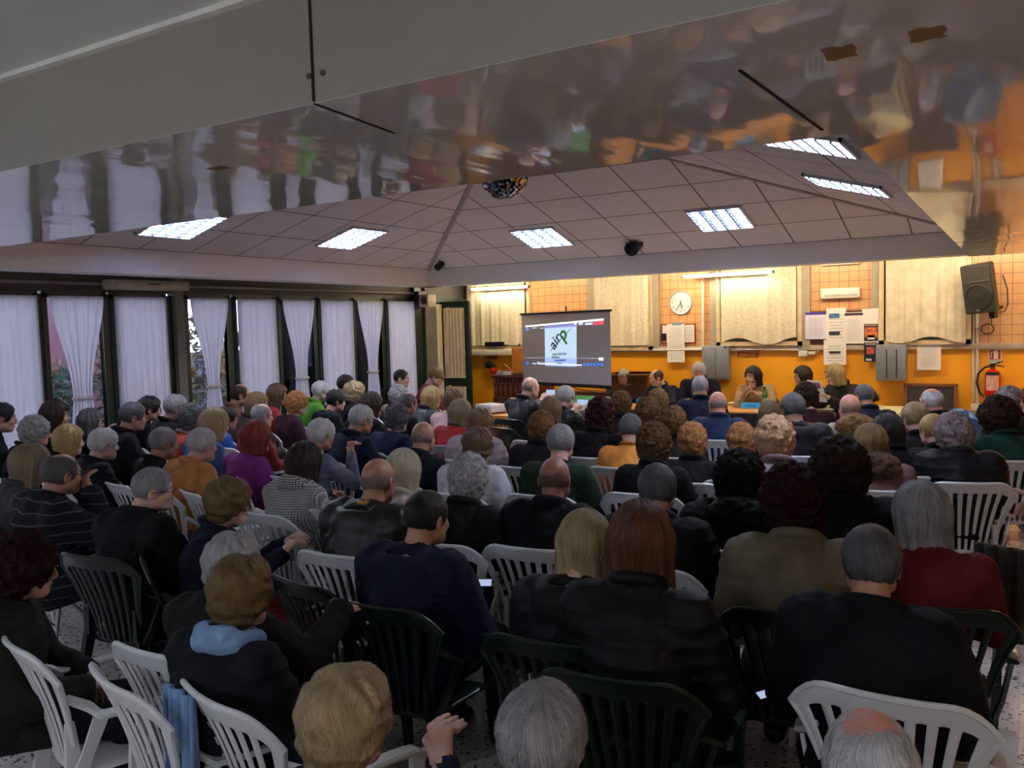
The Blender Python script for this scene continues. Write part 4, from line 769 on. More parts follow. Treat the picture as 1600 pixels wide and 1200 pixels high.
class Field:
    def __init__(s, xs, ys, zs): s.ax = [np.asarray(a, np.float32) for a in (xs, ys, zs)]; s.F = np.full([len(a) for a in s.ax], .3, np.float32)
    def sub(s, lo, hi, pad):
        sl = []
        for a, l_, h in zip(s.ax, lo, hi): i = np.searchsorted(a, l_-pad); j_ = np.searchsorted(a, h+pad); sl.append(slice(max(i-1, 0), min(j_+1, len(a))))
        X = s.ax[0][sl[0]][:, None, None]; Y = s.ax[1][sl[1]][None, :, None]; Z = s.ax[2][sl[2]][None, None, :]; return tuple(sl), X, Y, Z
    def add(s, prim, k=.02, op='u'):
        f, lo, hi = prim; sl, X, Y, Z = s.sub(lo, hi, k+.04)
        if any(q.stop <= q.start for q in sl): return s
        d = f(X, Y, Z).astype(np.float32)
        if op == 'u': s.F[sl] = smin(s.F[sl], d, k)
        else: s.F[sl] = smax(s.F[sl], -d, k)
        return s
    def nets(s):
        F = s.F; ins = F < 0; nx, ny, nz = F.shape
        c = ins[:-1, :-1, :-1].astype(np.int8)
        for a in (0, 1):
            for b in (0, 1):
                for d in (0, 1):
                    if a or b or d: c = c+ins[a:nx-1+a, b:ny-1+b, d:nz-1+d]
        act = (c > 0) & (c < 8); I, J, K = np.nonzero(act); idx = np.full(act.shape, -1, np.int64); idx[I, J, K] = np.arange(len(I))
        P_ = np.zeros((len(I), 3)); N_ = np.zeros(len(I)); X, Y, Z = s.ax
        cn = [(0, 0, 0), (1, 0, 0), (0, 1, 0), (1, 1, 0), (0, 0, 1), (1, 0, 1), (0, 1, 1), (1, 1, 1)]
        val = {q: F[I+q[0], J+q[1], K+q[2]].astype(float) for q in cn}; pos = {q: np.stack([X[I+q[0]], Y[J+q[1]], Z[K+q[2]]], 1).astype(float) for q in cn}
        for i, a in enumerate(cn):
            for b in cn[i+1:]:
                if sum(abs(p-q) for p, q in zip(a, b)) != 1: continue
                va, vb = val[a], val[b]; m = (va < 0) != (vb < 0); t = np.where(m, va/np.where(m, va-vb, 1), 0)[:, None]
                P_ += np.where(m[:, None], pos[a]+(pos[b]-pos[a])*t, 0); N_ += m
        P_ /= N_[:, None]; Q = []
        for ax in range(3):
            sl0 = [slice(None)]*3; sl1 = [slice(None)]*3; sl0[ax] = slice(0, -1); sl1[ax] = slice(1, None)
            e = ins[tuple(sl0)] != ins[tuple(sl1)]; ei = np.array(np.nonzero(e)); o1, o2 = [q for q in range(3) if q != ax]
            ok = (ei[o1] > 0) & (ei[o2] > 0) & (ei[o1] < act.shape[o1]) & (ei[o2] < act.shape[o2]); ei = ei[:, ok]; s0 = ins[tuple(ei)]
            def g(d1, d2):
                q = ei.copy(); q[o1] -= d1; q[o2] -= d2; return idx[tuple(q)]
            a, b, c_, d = g(1, 1), g(0, 1), g(0, 0), g(1, 0); f = np.stack([a, b, c_, d], 1); flip = s0 if ax == 1 else ~s0
            f[flip] = f[flip][:, ::-1]; Q.append(f)
        Q = np.concatenate(Q); Q = Q[(Q >= 0).all(1)]; return P_, Q
def npmesh(name, V, Q, tris=None):
    me = bpy.data.meshes.new(name); n = len(V); me.vertices.add(n); me.vertices.foreach_set('co', np.asarray(V, np.float32).ravel())
    q = Q.shape[1]; me.loops.add(Q.size); me.loops.foreach_set('vertex_index', Q.astype(np.int32).ravel()); me.polygons.add(len(Q))
    me.polygons.foreach_set('loop_start', np.arange(0, Q.size, q, dtype=np.int32)); me.polygons.foreach_set('use_smooth', np.ones(len(Q), bool)); me.update(calc_edges=True); me.validate(); return me
def axis(lo, hi, coarse, fine, wins):
    out = [lo]
    while out[-1] < hi: p = out[-1]; st = fine if any(a-.01 <= p <= b for a, b in wins) else coarse; out.append(p+st)
    return np.array(out)
# ---- skeleton of a seated person; +Y is forward, origin on the floor
SH = [(-.178, -.125, .965), (.178, -.125, .965)]
POSES = {  # left elbow, left wrist, right elbow, right wrist, (hand direction left, right), curl
 'lap':   ((-.25, -.04, .70), (-.10, .16, .655), (.25, -.04, .70), (.10, .18, .665), ((.75, .6, -.15), (-.75, .6, -.15)), .5),
 'cross': ((-.24, -.01, .71), (-.02, .15, .76), (.24, -.01, .71), (.03, .17, .73), ((.9, .3, .05), (-.9, .3, .05)), .4),
 'phone': ((-.23, .08, .80), (-.07, .24, .97), (.23, .08, .80), (.09, .24, .97), ((.25, .5, .8), (-.25, .5, .8)), .7),
 'chin':  ((-.25, -.02, .70), (-.05, .16, .70), (.21, .10, .79), (.09, .10, 1.035), ((.8, .5, 0), (-.55, -.15, .8)), .8),
 'reach': ((-.25, -.04, .70), (-.10, .16, .66), (.32, .02, .81), (.33, .22, .94), ((.8, .5, 0), (.25, .9, .1)), .9),
 'fist':  ((-.25, -.04, .70), (-.10, .16, .66), (.23, .11, .78), (.14, .17, .99), ((.8, .5, 0), (-.1, .15, 1)), 1.5),
 'table': ((-.25, .08, .78), (-.10, .29, .805), (.25, .08, .78), (.10, .29, .805), ((.55, .8, -.1), (-.55, .8, -.1)), .5),
 'read':  ((-.24, .04, .75), (-.12, .25, .89), (.24, .04, .75), (.12, .25, .89), ((.4, .6, .6), (-.4, .6, .6)), .8),
 'mouth': ((-.22, .06, .77), (-.05, .13, .92), (.22, .10, .78), (.055, .13, 1.0), ((.7, .2, .5), (-.4, -.05, 1)), .9),
 'point': ((-.30, .10, .90), (-.28, .30, 1.10), (.25, -.04, .70), (.10, .18, .66), ((-.55, .75, .25), (-.8, .5, 0)), .9),
}
HC = np.array([0, -.030, 1.158])        # head centre
def hand_prims(wr, dr, side, curl, point=False):
    """palm, four fingers with two bends, thumb from the side of the palm near its base"""
    wr = Vector(wr); d = Vector(dr).normalized(); up = Vector((0, 0, 1)) if abs(d.z) < .8 else Vector((0, -1, 0)); sd = d.cross(up).normalized(); nrm = sd.cross(d).normalized()  # nrm = back of hand
    out = [(capsule(wr-d*.02, wr+d*.02, .024, .027), .02)]
    for k in (-1.5, -.5, .5, 1.5): out.append((capsule(wr+d*.02+sd*k*.010, wr+d*.088+sd*k*.0185, .014, .0115), .014))
    ln = (.036, .043, .046, .040) if side < 0 else (.040, .046, .043, .036)
    for i, k in enumerate((-1.5, -.5, .5, 1.5)):
        p = wr+d*.09+sd*k*.0195; c = curl*(1+.12*i); dd = d
        if point and i == 2: c = .03
        for s_, r0, r1 in ((1.0, .0098, .009), (.7, .009, .0082), (.55, .0082, .0068)):
            a = c*.95; dd = (dd*math.cos(a)-nrm*math.sin(a)*1.0).normalized(); nrm2 = nrm; q = p+dd*ln[i]*s_; out.append((capsule(p, q, r0, r1), .004)); p = q
    th = 1 if side < 0 else -1       # thumb toward the body midline side
    p = wr+d*.025+sd*th*.02; q = p+(d*.55+sd*th*.65-nrm*.25).normalized()*.042; r = q+(d*.85+sd*th*(.15-.3*curl)-nrm*.5*curl).normalized()*.034; e = r+(d*.8-sd*th*.3*curl-nrm*.5*curl).normalized()*.026
    out += [(capsule(p, q, .0145, .0115), .012), (capsule(q, r, .0112, .010), .005), (capsule(r, e, .010, .0078), .004)]
    return out
def arm(F, S, E_, W, r0, r1, r2, k=.03): F.add(capsule(S, E_, r0, r1), k); F.add(capsule(E_, W, r1, r2), .02)
_bc = {}
def body_raw(pose, fine=0):
    if (pose, fine) in _bc: return _bc[(pose, fine)]
    eL, wL, eR, wR, hd, curl = POSES[pose]; wx = [(-.10, .10)]; wy = [(-.15, .11)]; wz = [(1.045, 1.31)]
    if fine == 2:
        for wv, dv in ((wL, hd[0]), (wR, hd[1])):
            q = Vector(wv)+Vector(dv).normalized()*.07; wx.append((q.x-.08, q.x+.08)); wy.append((q.y-.08, q.y+.08)); wz.append((q.z-.08, q.z+.08))
    fs = (.0068, .0056, .0045)[fine]; cs = (.017, .014, .0125)[fine]
    F = Field(axis(-.72 if pose == 'x' else -.50, .60 if pose == 'reach' else .42, cs, fs, wx), axis(-.34, .56, cs, fs, wy), axis(-.01, 1.325, cs, fs, wz))
    # trunk, legs
    F.add(ellip((0, -.13, .56), (.165, .12, .11)), .05); F.add(capsule((0, -.14, .6), (0, -.145, .82), .115, .13), .06); F.add(ellip((0, -.13, .86), (.155, .10, .15)), .05); F.add(capsule((-.14, -.125, .955), (.14, -.125, .955), .055, .055), .06); F.add(capsule((0, -.12, .95), (0, -.070, 1.09), .066, .057), .05)
    for s in (-1, 1):
        F.add(capsule((s*.09, -.10, .535), (s*.12, .34, .515), .085, .060), .04); F.add(capsule((s*.12, .34, .515), (s*.125, .36, .09), .056, .036), .02); F.add(capsule((s*.125, .35, .045), (s*.135, .50, .03), .036, .028), .03)
    arm(F, SH[0], eL, wL, .052, .038, .025); arm(F, SH[1], eR, wR, .052, .038, .025)
    for s, wv, dv in ((-1, wL, hd[0]), (1, wR, hd[1])):
        for pr, k in hand_prims(wv, dv, s, curl, pose == 'point' and s < 0): F.add(pr, k)
    # head
    h = HC; o = lambda x, y, z: (h[0]+x, h[1]+y, h[2]+z)
    F.add(ellip(o(0, -.008, .028), (.077, .096, .092)), .03); F.add(ellip(o(0, .03, -.035), (.060, .062, .078)), .03); F.add(ellip(o(0, .060, -.092), (.026, .022, .018)), .03)
    F.add(capsule(o(-.03, .072, .030), o(.03, .072, .030), .016, .016), .018)
    for s in (-1, 1):
        F.add(ellip(o(s*.032, .092, .008), (.016, .014, .012)), .012, 's'); F.add(ellip(o(s*.042, .062, -.022), (.022, .022, .018)), .022); F.add(capsule(o(s*.050, .02, -.055), o(s*.022, .062, -.085), .022, .018), .03)
        F.add(ellip(o(s*.078, -.010, -.004), (.008, .019, .031), Euler((-.2, 0, s*.35))), .006); F.add(ellip(o(s*.086, -.004, -.004), (.006, .009, .014)), .004, 's')
        F.add(ellip(o(s*.011, .101, -.033), (.009, .009, .007)), .008)
    F.add(capsule(o(0, .088, .018), o(0, .112, -.026), .0085, .0125), .010); F.add(ellip(o(0, .088, -.0555), (.024, .012, .0055)), .008); F.add(ellip(o(0, .086, -.067), (.020, .012, .0065)), .006); F.add(ellip(o(0, .102, -.0612), (.022, .008, .0018)), .003, 's')
    V, Q = F.nets(); _bc[(pose, fine)] = (V, Q); return V, Q
PIV = np.array([0, -.085, 1.06])
def headrot(yaw, pitch, roll=0): return np.array((Euler((0, 0, yaw)).to_matrix() @ Euler((pitch, 0, 0)).to_matrix() @ Euler((0, roll, 0)).to_matrix()))
def headpose(yaw, pitch, roll):
    R = headrot(yaw, pitch, roll); c = PIV+R @ (HC-PIV); M = Matrix(R.tolist()).to_4x4(); M.translation = Vector(c); return R, M
_bm = {}
def body_mesh(pose, fine, yaw, pitch, roll):
    key = (pose, fine, yaw, pitch, roll)
    if key in _bm: return _bm[key]
    V, Q = body_raw(pose, fine); V = V.copy(); dxy = np.hypot(V[:, 0], V[:, 1]+.05)
    wgt = np.clip((V[:, 2]-1.0)/.085, 0, 1); wgt = wgt*wgt*(3-2*wgt)*(1-np.clip((dxy-.125)/.03, 0, 1))
    R, _ = headpose(yaw, pitch, roll)
    for lo in (.02,):
        m = wgt > 0; W = wgt[m][:, None]; P0 = V[m]-PIV
        # blend by partial rotation
        P1 = P0 @ R.T; V[m] = PIV+P0*(1-W)+P1*W
    me = npmesh('body', V, Q); cen = body_raw(pose, fine)[0][Q].mean(1)-HC
    lips = (np.abs(cen[:, 0]) < .024) & (cen[:, 1] > .082) & (cen[:, 2] < -.050) & (cen[:, 2] > -.073)
    me.polygons.foreach_set('material_index', lips.astype(np.int32)); _bm[key] = me; return me
_jc = {}
def jacket_mesh(pose, style, fat=0, near=False):
    """style: sweater, jacket, puffer, hood, coat"""
    key = (pose, style, fat, near)
    if key in _jc: return _jc[key]
    eL, wL, eR, wR, hd, curl = POSES[pose]; e = {'sweater': .016, 'jacket': .024, 'puffer': .034, 'hood': .030, 'coat': .030, 'suit': .018}[style]+fat
    js = .009 if near else .0125; F = Field(np.arange(-.55, .60 if pose == 'reach' else .46, js), np.arange(-.38, .40, js), np.arange(.42, 1.16, js))
    F.add(ellip((0, -.13, .55), (.165+e, .125+e, .13)), .05); F.add(capsule((0, -.135, .58), (0, -.14, .83), .118+e, .135+e), .06); F.add(ellip((0, -.125, .86), (.165+e, .105+e, .15)), .05)
    F.add(capsule((-.135, -.125, .955), (.135, -.125, .955), .055+e*.9, .055+e*.9), .07); F.add(capsule((0, -.125, .96), (0, -.10, 1.02), .07+e*.6, .062+e*.4), .05)
    for E_, W, S in ((eL, wL, SH[0]), (eR, wR, SH[1])):
        d = Vector(W)-Vector(E_); W2 = Vector(W)-d.normalized()*.0; arm(F, S, E_, tuple(W2), .055+e*.95, .043+e, .030+e*.75, .04)
    n1 = 7 if style != 'puffer' else 5
    X, Y, Z = F.ax[0][:, None, None], F.ax[1][None, :, None], F.ax[2][None, None, :]; near = np.abs(F.F) < .05
    I, J, K = np.nonzero(near); x, y, z = F.ax[0][I], F.ax[1][J], F.ax[2][K]
    d = .010*vnoise(x*9+3, y*9, z*6)+.007*vnoise(x*22, y*22+5, z*13+7*vnoise(x*6, y*6, z*6))
    if style == 'puffer': d = d*.6+.011*(1-np.abs(np.sin((z+.02*vnoise(x*5, y*5, z*3))*PI/.065))**.5)*-1+.011
    if style == 'sweater': d *= .7
    if style in ('jacket', 'hood', 'coat'): d += .005*np.abs(vnoise(x*14, y*14, z*26+9))
    F.F[I, J, K] += d.astype(np.float32)
    if style in ('jacket', 'coat', 'suit', 'puffer'):   # standing / folded collar
        for k in range(20):
            a0 = 2*PI*k/20; a1 = 2*PI*(k+1)/20; hb = 1.055
            if math.sin((a0+a1)/2) > .86: continue
            rr = .076; F.add(capsule((rr*math.cos(a0), -.10+rr*math.sin(a0)*.95, hb-.03*math.sin(a0)), (rr*math.cos(a1), -.10+rr*math.sin(a1)*.95, hb-.03*math.sin(a1)), .012+e*.12, .012+e*.12), .016)
    if style == 'hood':
        F.add(ellip((0, -.235, .975), (.135, .060, .085)), .03); F.add(ellip((-.085, -.17, 1.02), (.055, .07, .035)), .03); F.add(ellip((.085, -.17, 1.02), (.055, .07, .035)), .03); F.add(ellip((0, -.20, 1.03), (.07, .035, .05)), .02, 's')
    # neck opening
    F.add(capsule((0, -.10, 1.03), (0, -.02, 1.20), .052, .075), .008, 's')
    for W, E_ in ((wL, eL), (wR, eR)):   # cuffs: hollow end
        d = (Vector(W)-Vector(E_)).normalized(); F.add(capsule(Vector(W)+d*.005, Vector(W)+d*.06, .03, .04), .006, 's')
    V, Q = F.nets(); me = npmesh('jacket', V, Q)
    _jc[key] = me; return me
def trousers_mesh():
    F = Field(np.arange(-.25, .25, .018), np.arange(-.30, .48, .018), np.arange(.05, .70, .018)); F.add(ellip((0, -.13, .54), (.180, .135, .095)), .04)
    for s in (-1, 1): F.add(capsule((s*.09, -.10, .532), (s*.12, .345, .518), .093, .070), .05); F.add(capsule((s*.12, .345, .515), (s*.125, .36, .09), .068, .056), .025)
    I, J, K = np.nonzero(np.abs(F.F) < .05); x, y, z = F.ax[0][I], F.ax[1][J], F.ax[2][K]; F.F[I, J, K] += (.006*vnoise(x*12, y*12, z*12)+.004*vnoise(x*26, y*26, z*18)).astype(np.float32)
    V, Q = F.nets(); return npmesh('trousers', V, Q)
TROU = trousers_mesh()
def shoe_mesh(s):
    F = Field(np.arange(s*.13-.07, s*.13+.07, .007), np.arange(.28, .58, .007), np.arange(-.01, .12, .007)); F.add(capsule((s*.125, .345, .055), (s*.137, .49, .042), .045, .040), .03); F.add(capsule((s*.125, .36, .08), (s*.125, .36, .10), .045, .045), .02)
    I, J, K = np.nonzero(F.F < .1); F.F[I, J, K] = np.maximum(F.F[I, J, K], (.003-F.ax[2][K])); V, Q = F.nets(); return npmesh('shoe', V, Q)
SHOE = [shoe_mesh(-1), shoe_mesh(1)]
# ---- hair, in head coordinates
def hair_sdf(style):
    cr = lambda t, up=0, back=0: ellip((0, -.010-back, .028+up), (.077+t, .096+t, .092+t))[0]
    face = lambda r, zc, yc=.135, zr=.13: ellip((0, yc, zc), (r, .095, zr))[0]
    def ear(x, y, z): return np.minimum(ellip((.085, .0, -.008), (.022, .028, .036))[0](x, y, z), ellip((-.085, .0, -.008), (.022, .028, .036))[0](x, y, z))
    if style in ('short', 'crop', 'combed'):
        t = {'short': .013, 'crop': .0055, 'combed': .018}[style]
        def f(x, y, z):
            d = cr(t, .004)(x, y, z)+t*.30*vnoise(x*26, y*26, z*20)+t*.22*vnoise(x*60, y*60+3, z*50)+t*.5*np.clip((-z)/.06, 0, 1); d = smax(d, -face(.088, -.030, .128, .115)(x, y, z), .012); d = smax(d, -(z+.055+.45*(y+.05)+.006*vnoise(x*40, y*40, z*0)), .01); return smax(d, -ear(x, y, z), .006)
    elif style == 'bald':
        def f(x, y, z):
            d = cr(.0042)(x, y, z)+.0012*vnoise(x*60, y*60, z*60); d = smax(d, -face(.095, -.02, .11, .13)(x, y, z), .01); d = smax(d, -(z+.068+.25*(y+.05)), .01); d = d+.22*np.clip(z-.008-.02*vnoise(x*20, y*20, z*20), 0, 1); return smax(d, -ear(x, y, z), .006)
    elif style == 'fringe':
        def f(x, y, z):
            d = cr(.008)(x, y, z)+.003*vnoise(x*50, y*50, z*50); d = smax(d, -face(.095, -.02, .11, .13)(x, y, z), .01); d = smax(d, -(z+.068+.25*(y+.05)), .01); d = d+.16*np.clip(z-.030-.03*vnoise(x*25, y*25, z*25)+.10*np.clip(y, -.06, .06), 0, 1); return smax(d, -ear(x, y, z), .006)
    elif style == 'receding':
        def f(x, y, z):
            d = cr(.009)(x, y, z)+.003*vnoise(x*40, y*40, z*30); d = smax(d, -face(.095, -.01, .11, .14)(x, y, z), .01); d = smax(d, -(z+.050+.45*(y+.05)), .01); top = ellip((0, .045, .115), (.055, .115, .06))[0](x, y, z); d = smax(d, -top, .012); return smax(d, -ear(x, y, z), .006)
    elif style in ('coif', 'perm', 'bigperm', 'curlylong', 'afro'):
        t = {'coif': .028, 'perm': .030, 'bigperm': .040, 'curlylong': .042, 'afro': .052}[style]; amp = {'coif': .004, 'perm': .010, 'bigperm': .014, 'curlylong': .015, 'afro': .015}[style]; fq = {'coif': 22, 'perm': 42, 'bigperm': 38, 'curlylong': 34, 'afro': 36}[style]
        def f(x, y, z):
            d = cr(t, .006, .006)(x, y, z)
            d = smin(d, ellip((0, -.052, -.055), (.062+t*.6, .045+t*.5, .050))[0](x, y, z), .05)
            if style == 'curlylong': d = smin(d, ellip((0, -.055, -.10), (.115, .075, .125))[0](x, y, z), .05)
            wv = vnoise(x*fq, y*fq, z*fq); d = d+amp*(wv+.5*vnoise(x*fq*2.1+4, y*fq*2.1, z*fq*2.1))
            if style == 'coif': d = d+.005*np.sin(z*55+6*vnoise(x*11, y*11, z*11)+y*30+x*22)
            d = smax(d, -face(.074, -.055, .135, .115)(x, y, z), .014); return smax(d, -(z+(.30 if style == 'curlylong' else .105)), .02)
    else:   # straight: bob, long, pony
        t = {'bob': .024, 'long': .024, 'shoulder': .024}[style]; bot = {'bob': -.125, 'long': -.30, 'shoulder': -.195}[style]
        def f(x, y, z):
            d = cr(t, .004, .002)(x, y, z); wz = .100 if style == 'bob' else .098+.05*np.clip(-z-.05, 0, .2)
            low = np.sqrt((x/(1.06))**2+((y+.028+.25*np.clip(-z-.10, 0, .3))/(.92 if style == 'bob' else .80))**2)-wz
            low = smax(low, z-.03, .03); d = smin(d, low, .04)
            az = np.arctan2(x, -(y+.01)); d = d+.0028*np.sin(az*13+4*vnoise(x*9, y*9, z*5))+.004*vnoise(az*5, z*4, x*0+1.5)
            fc = np.maximum(np.abs(x)-.068, np.maximum(.030-y, z-.070+.3*np.abs(x))); d = smax(d, -fc, .016); return smax(d, bot+.004*vnoise(az*2, x*0, x*0+2)-z, .010)
    return f
def flow_attr(V, mess=.35):
    c = np.array([.01, -.045, .13]); d = V-c; az = np.arctan2(d[:, 0], d[:, 1])+mess*vnoise(V[:, 0]*11, V[:, 1]*11, V[:, 2]*11)+mess*.5*vnoise(V[:, 0]*27, V[:, 1]*27, V[:, 2]*27); r = np.linalg.norm(d, axis=1); return np.stack([np.cos(az)*9, np.sin(az)*9, r*9], 1)
_hc = {}
def hair_mesh(style, strands=0, near=False):
    key = (style, strands)
    if key in _hc: return _hc[key]
    f = hair_sdf(style); zl = {'long': -.33, 'curlylong': -.27, 'shoulder': -.22}.get(style, -.16); st = .0052 if near else .0068
    F = Field(np.arange(-.16, .16, st), np.arange(-.19, .15, st), np.arange(zl, .20, st)); X, Y, Z = F.ax[0][:, None, None], F.ax[1][None, :, None], F.ax[2][None, None, :]
    F.F = f(X, Y, Z).astype(np.float32)*np.ones(F.F.shape, np.float32); V, Q = F.nets()
    tri = Q
    if strands:
        rs = np.random.RandomState(5); n = strands; idx = rs.randint(0, len(V), n); p = V[idx].copy(); curly = style in ('perm', 'bigperm', 'curlylong', 'afro')
        def g(p):
            e = .003; f0 = f(p[:, 0], p[:, 1], p[:, 2]); G = np.stack([f(p[:, 0]+e, p[:, 1], p[:, 2])-f0, f(p[:, 0], p[:, 1]+e, p[:, 2])-f0, f(p[:, 0], p[:, 1], p[:, 2]+e)-f0], 1)/e
            return f0, G/(np.linalg.norm(G, axis=1)[:, None]+1e-6)
        steps = 6 if near else 4; ln = rs.uniform(.5, 1.2, n)[:, None]*(1 if near else 1.5)*({'crop': .003, 'bald': .0022, 'fringe': .0055, 'short': .0048, 'combed': .007, 'receding': .0035, 'coif': .009}.get(style, .011)); lift = rs.uniform(.0, 1, n)**2*(.005 if not curly else .010); ph = rs.uniform(0, 6.28, n); pts = []; nr = []
        cw = np.array([.012, -.055, .13])
        for s_ in range(steps+1):
            f0, N0 = g(p); tgt = lift*(s_/steps)+.0008; p = p-N0*np.clip(f0-tgt, -.01, .01)[:, None]; pts.append(p.copy()); nr.append(N0)
            away = p-cw; away /= np.linalg.norm(away, axis=1)[:, None]+1e-6; tdir = away+np.array([0, 0, -.55]); 
            if curly:
                a = ph+s_*1.5; sv = np.cross(N0, tdir); tdir = tdir*np.cos(a)[:, None]+sv*np.sin(a)[:, None]
            else:
                q5 = 16.; jt = {'bob': .25, 'long': .2, 'shoulder': .25}.get(style, 1.0)
                tdir = tdir+jt*np.stack([vnoise(p[:, 0]*q5, p[:, 1]*q5, p[:, 2]*q5), vnoise(p[:, 0]*q5+9, p[:, 1]*q5, p[:, 2]*q5), .6*vnoise(p[:, 0]*q5, p[:, 1]*q5+7, p[:, 2]*q5)], 1)+.2*jt*np.stack([np.sin(ph), np.cos(ph), np.sin(ph*2)], 1)
            tdir = tdir-N0*(tdir*N0).sum(1)[:, None]; tdir /= np.linalg.norm(tdir, axis=1)[:, None]+1e-6; p = p+tdir*ln
        VV = [V]; base = len(V); QQ = [Q]; wdt = rs.uniform(.0006, .0013, n)[:, None]*(1 if near else 1.7)
        for s_ in range(steps+1):
            tg = pts[min(s_+1, steps)]-pts[max(s_-1, 0)]; sd = np.cross(tg, nr[s_]); sd /= np.linalg.norm(sd, axis=1)[:, None]+1e-6; ww = wdt*(1-.8*(s_/steps)**2)
            VV += [pts[s_]-sd*ww, pts[s_]+sd*ww]
        ar = np.arange(n)
        for s_ in range(steps): a = base+2*n*s_+ar; QQ.append(np.stack([a, a+n, a+3*n, a+2*n], 1))
        V = np.concatenate(VV); Q = np.concatenate(QQ)
    me = npmesh('hair', V, Q); at_ = me.attributes.new('flow', 'FLOAT_VECTOR', 'POINT'); at_.data.foreach_set('vector', flow_attr(V, {'bob': .10, 'long': .08, 'shoulder': .12, 'coif': .28, 'combed': .10}.get(style, .18)).astype(np.float32).ravel()); _hc[key] = me; return me
_hm = {}
def hair_mat(c1, c2, curly=False):
    key = (c1, c2, curly)
    if key in _hm: return _hm[key]
    t = NT('hair_'+c1); a = t.n('ShaderNodeAttribute', attribute_name='flow').outputs['Vector']; o = t.obj()
    s1 = t.noise(t.mapped(a, (4.5, 4.5, .8)), 1.0, 3, .6) if not curly else t.noise(o, 60, 3, .6)
    s2 = t.noise(o, 11, 2); f = t.math('ADD', t.math('MULTIPLY', s1, .7), t.math('MULTIPLY', s2, .3)); t.l(t.ramp(f, lin(c1), lin(c2), .34, .66), t.b.inputs['Base Color'])
    t.b.inputs['Roughness'].default_value = .5 if not curly else .7; t.b.inputs['Specular IOR Level'].default_value = .5 if not curly else .15; t.bump(s1, .8 if not curly else .5, .006); _hm[key] = t.m; return t.m
def skin_mat(c):
    key = 'skin'+c
    if key in _hm: return _hm[key]
    t = NT('skin'); o = t.obj(); cc = lin(c); f = t.noise(o, 26, 4); t.l(t.ramp(f, (cc[0]*.90, cc[1]*.82, cc[2]*.80, 1), cc, .35, .65), t.b.inputs['Base Color']); t.b.inputs['Roughness'].default_value = .48
    t.b.inputs['Subsurface Weight'].default_value = .08; t.b.inputs['Subsurface Radius'].default_value = (.01, .004, .002); t.bump(t.noise(o, 120, 3), .12, .002); _hm[key] = t.m; return t.m
LIPS = mat('lips', '9a5a50', .45); EYEW = mat('eye_white', 'd8d2cc', .2, var=.01); IRIS = mat('iris', '1c140f', .15)
def eye_mesh():
    mb = MB().ball((0, 0, 0), .0115, 14); n0 = len(mb.bm.faces); mb.ball((0, .0065, 0), .0062, 12, (1, 1, 1)); 
    for i, f in enumerate(mb.bm.faces): f.material_index = 0 if i < n0 else 1
    me = bpy.data.meshes.new('eye'); mb.bm.to_mesh(me); mb.bm.free(); smooth(me); me.materials.append(EYEW); me.materials.append(IRIS); return me
EYE = eye_mesh(); 
def brow_mesh():
    mb = MB()
    for s in (-1, 1): mb.tube([(s*.014, .094, .026), (s*.030, .090, .032), (s*.048, .076, .027)], [.003, .004, .002], 6)
    return mb.mesh('eyebrows')
BROW = brow_mesh()
def glass_mesh():
    mb = MB()
    for s in (-1, 1):
        mb.tube([(s*.034+.023*math.cos(a), .104-.012*abs(math.cos(a))*(1 if s*math.cos(a) > 0 else 0), .004+.017*math.sin(a)) for a in [2*PI*k/16 for k in range(16)]], .0016, 6, True); mb.tube([(s*.056, .092, .010), (s*.074, .06, .010), (s*.084, .0, .008), (s*.082, -.03, -.01)], .0016, 6)
    mb.tube([(-.011, .106, .008), (0, .110, .011), (.011, .106, .008)], .0016, 6); return mb.mesh('glasses')
GLS = glass_mesh(); GLM = mat('spectacle_frame', '1a1716', .3)
def fur_mesh(seed=1):
    mb = MB(); rs = random.Random(seed); bm = mb.bm; mb.tube([(.085*math.cos(a)*1.15, -.115+.085*math.sin(a), 1.035-.035*math.sin(a)-.02) for a in [PI*.5+.5+k*(2*PI-1.0)/20 for k in range(21)]], .038, 10)
    for _ in range(2600):
        a = PI*.5+.5+rs.random()*(2*PI-1); c = Vector((.098*math.cos(a), -.115+.085*math.sin(a), 1.015-.035*math.sin(a))); b = rs.random()*2*PI; r_ = Vector((math.cos(a), math.sin(a), 0))*math.cos(b)+Vector((0, 0, 1))*math.sin(b); p0 = c+r_*.036; p1 = p0+(r_+Vector((rs.uniform(-.6, .6), rs.uniform(-.6, .6), rs.uniform(-.9, .1))))*.02; sd = r_.cross(Vector((rs.random(), rs.random(), rs.random()))).normalized()*.002
        bm.faces.new([bm.verts.new(p0-sd), bm.verts.new(p0+sd), bm.verts.new(p1)])
    return mb.mesh('fur_collar')
FUR = fur_mesh()
def hoodfur_mesh():
    F = Field(np.arange(-.22, .22, .008), np.arange(-.36, .06, .008), np.arange(.86, 1.20, .008)); F.add(ellip((0, -.20, 1.03), (.15, .085, .10)), .03); F.add(ellip((-.10, -.12, 1.0), (.07, .09, .06)), .04); F.add(ellip((.10, -.12, 1.0), (.07, .09, .06)), .04)
    I, J, K = np.nonzero(np.abs(F.F) < .05); x, y, z = F.ax[0][I], F.ax[1][J], F.ax[2][K]; F.F[I, J, K] += (.012*vnoise(x*45, y*45, z*45)).astype(np.float32); V, Q = F.nets(); return npmesh('fur_hood', V, Q)
HFUR = hoodfur_mesh()
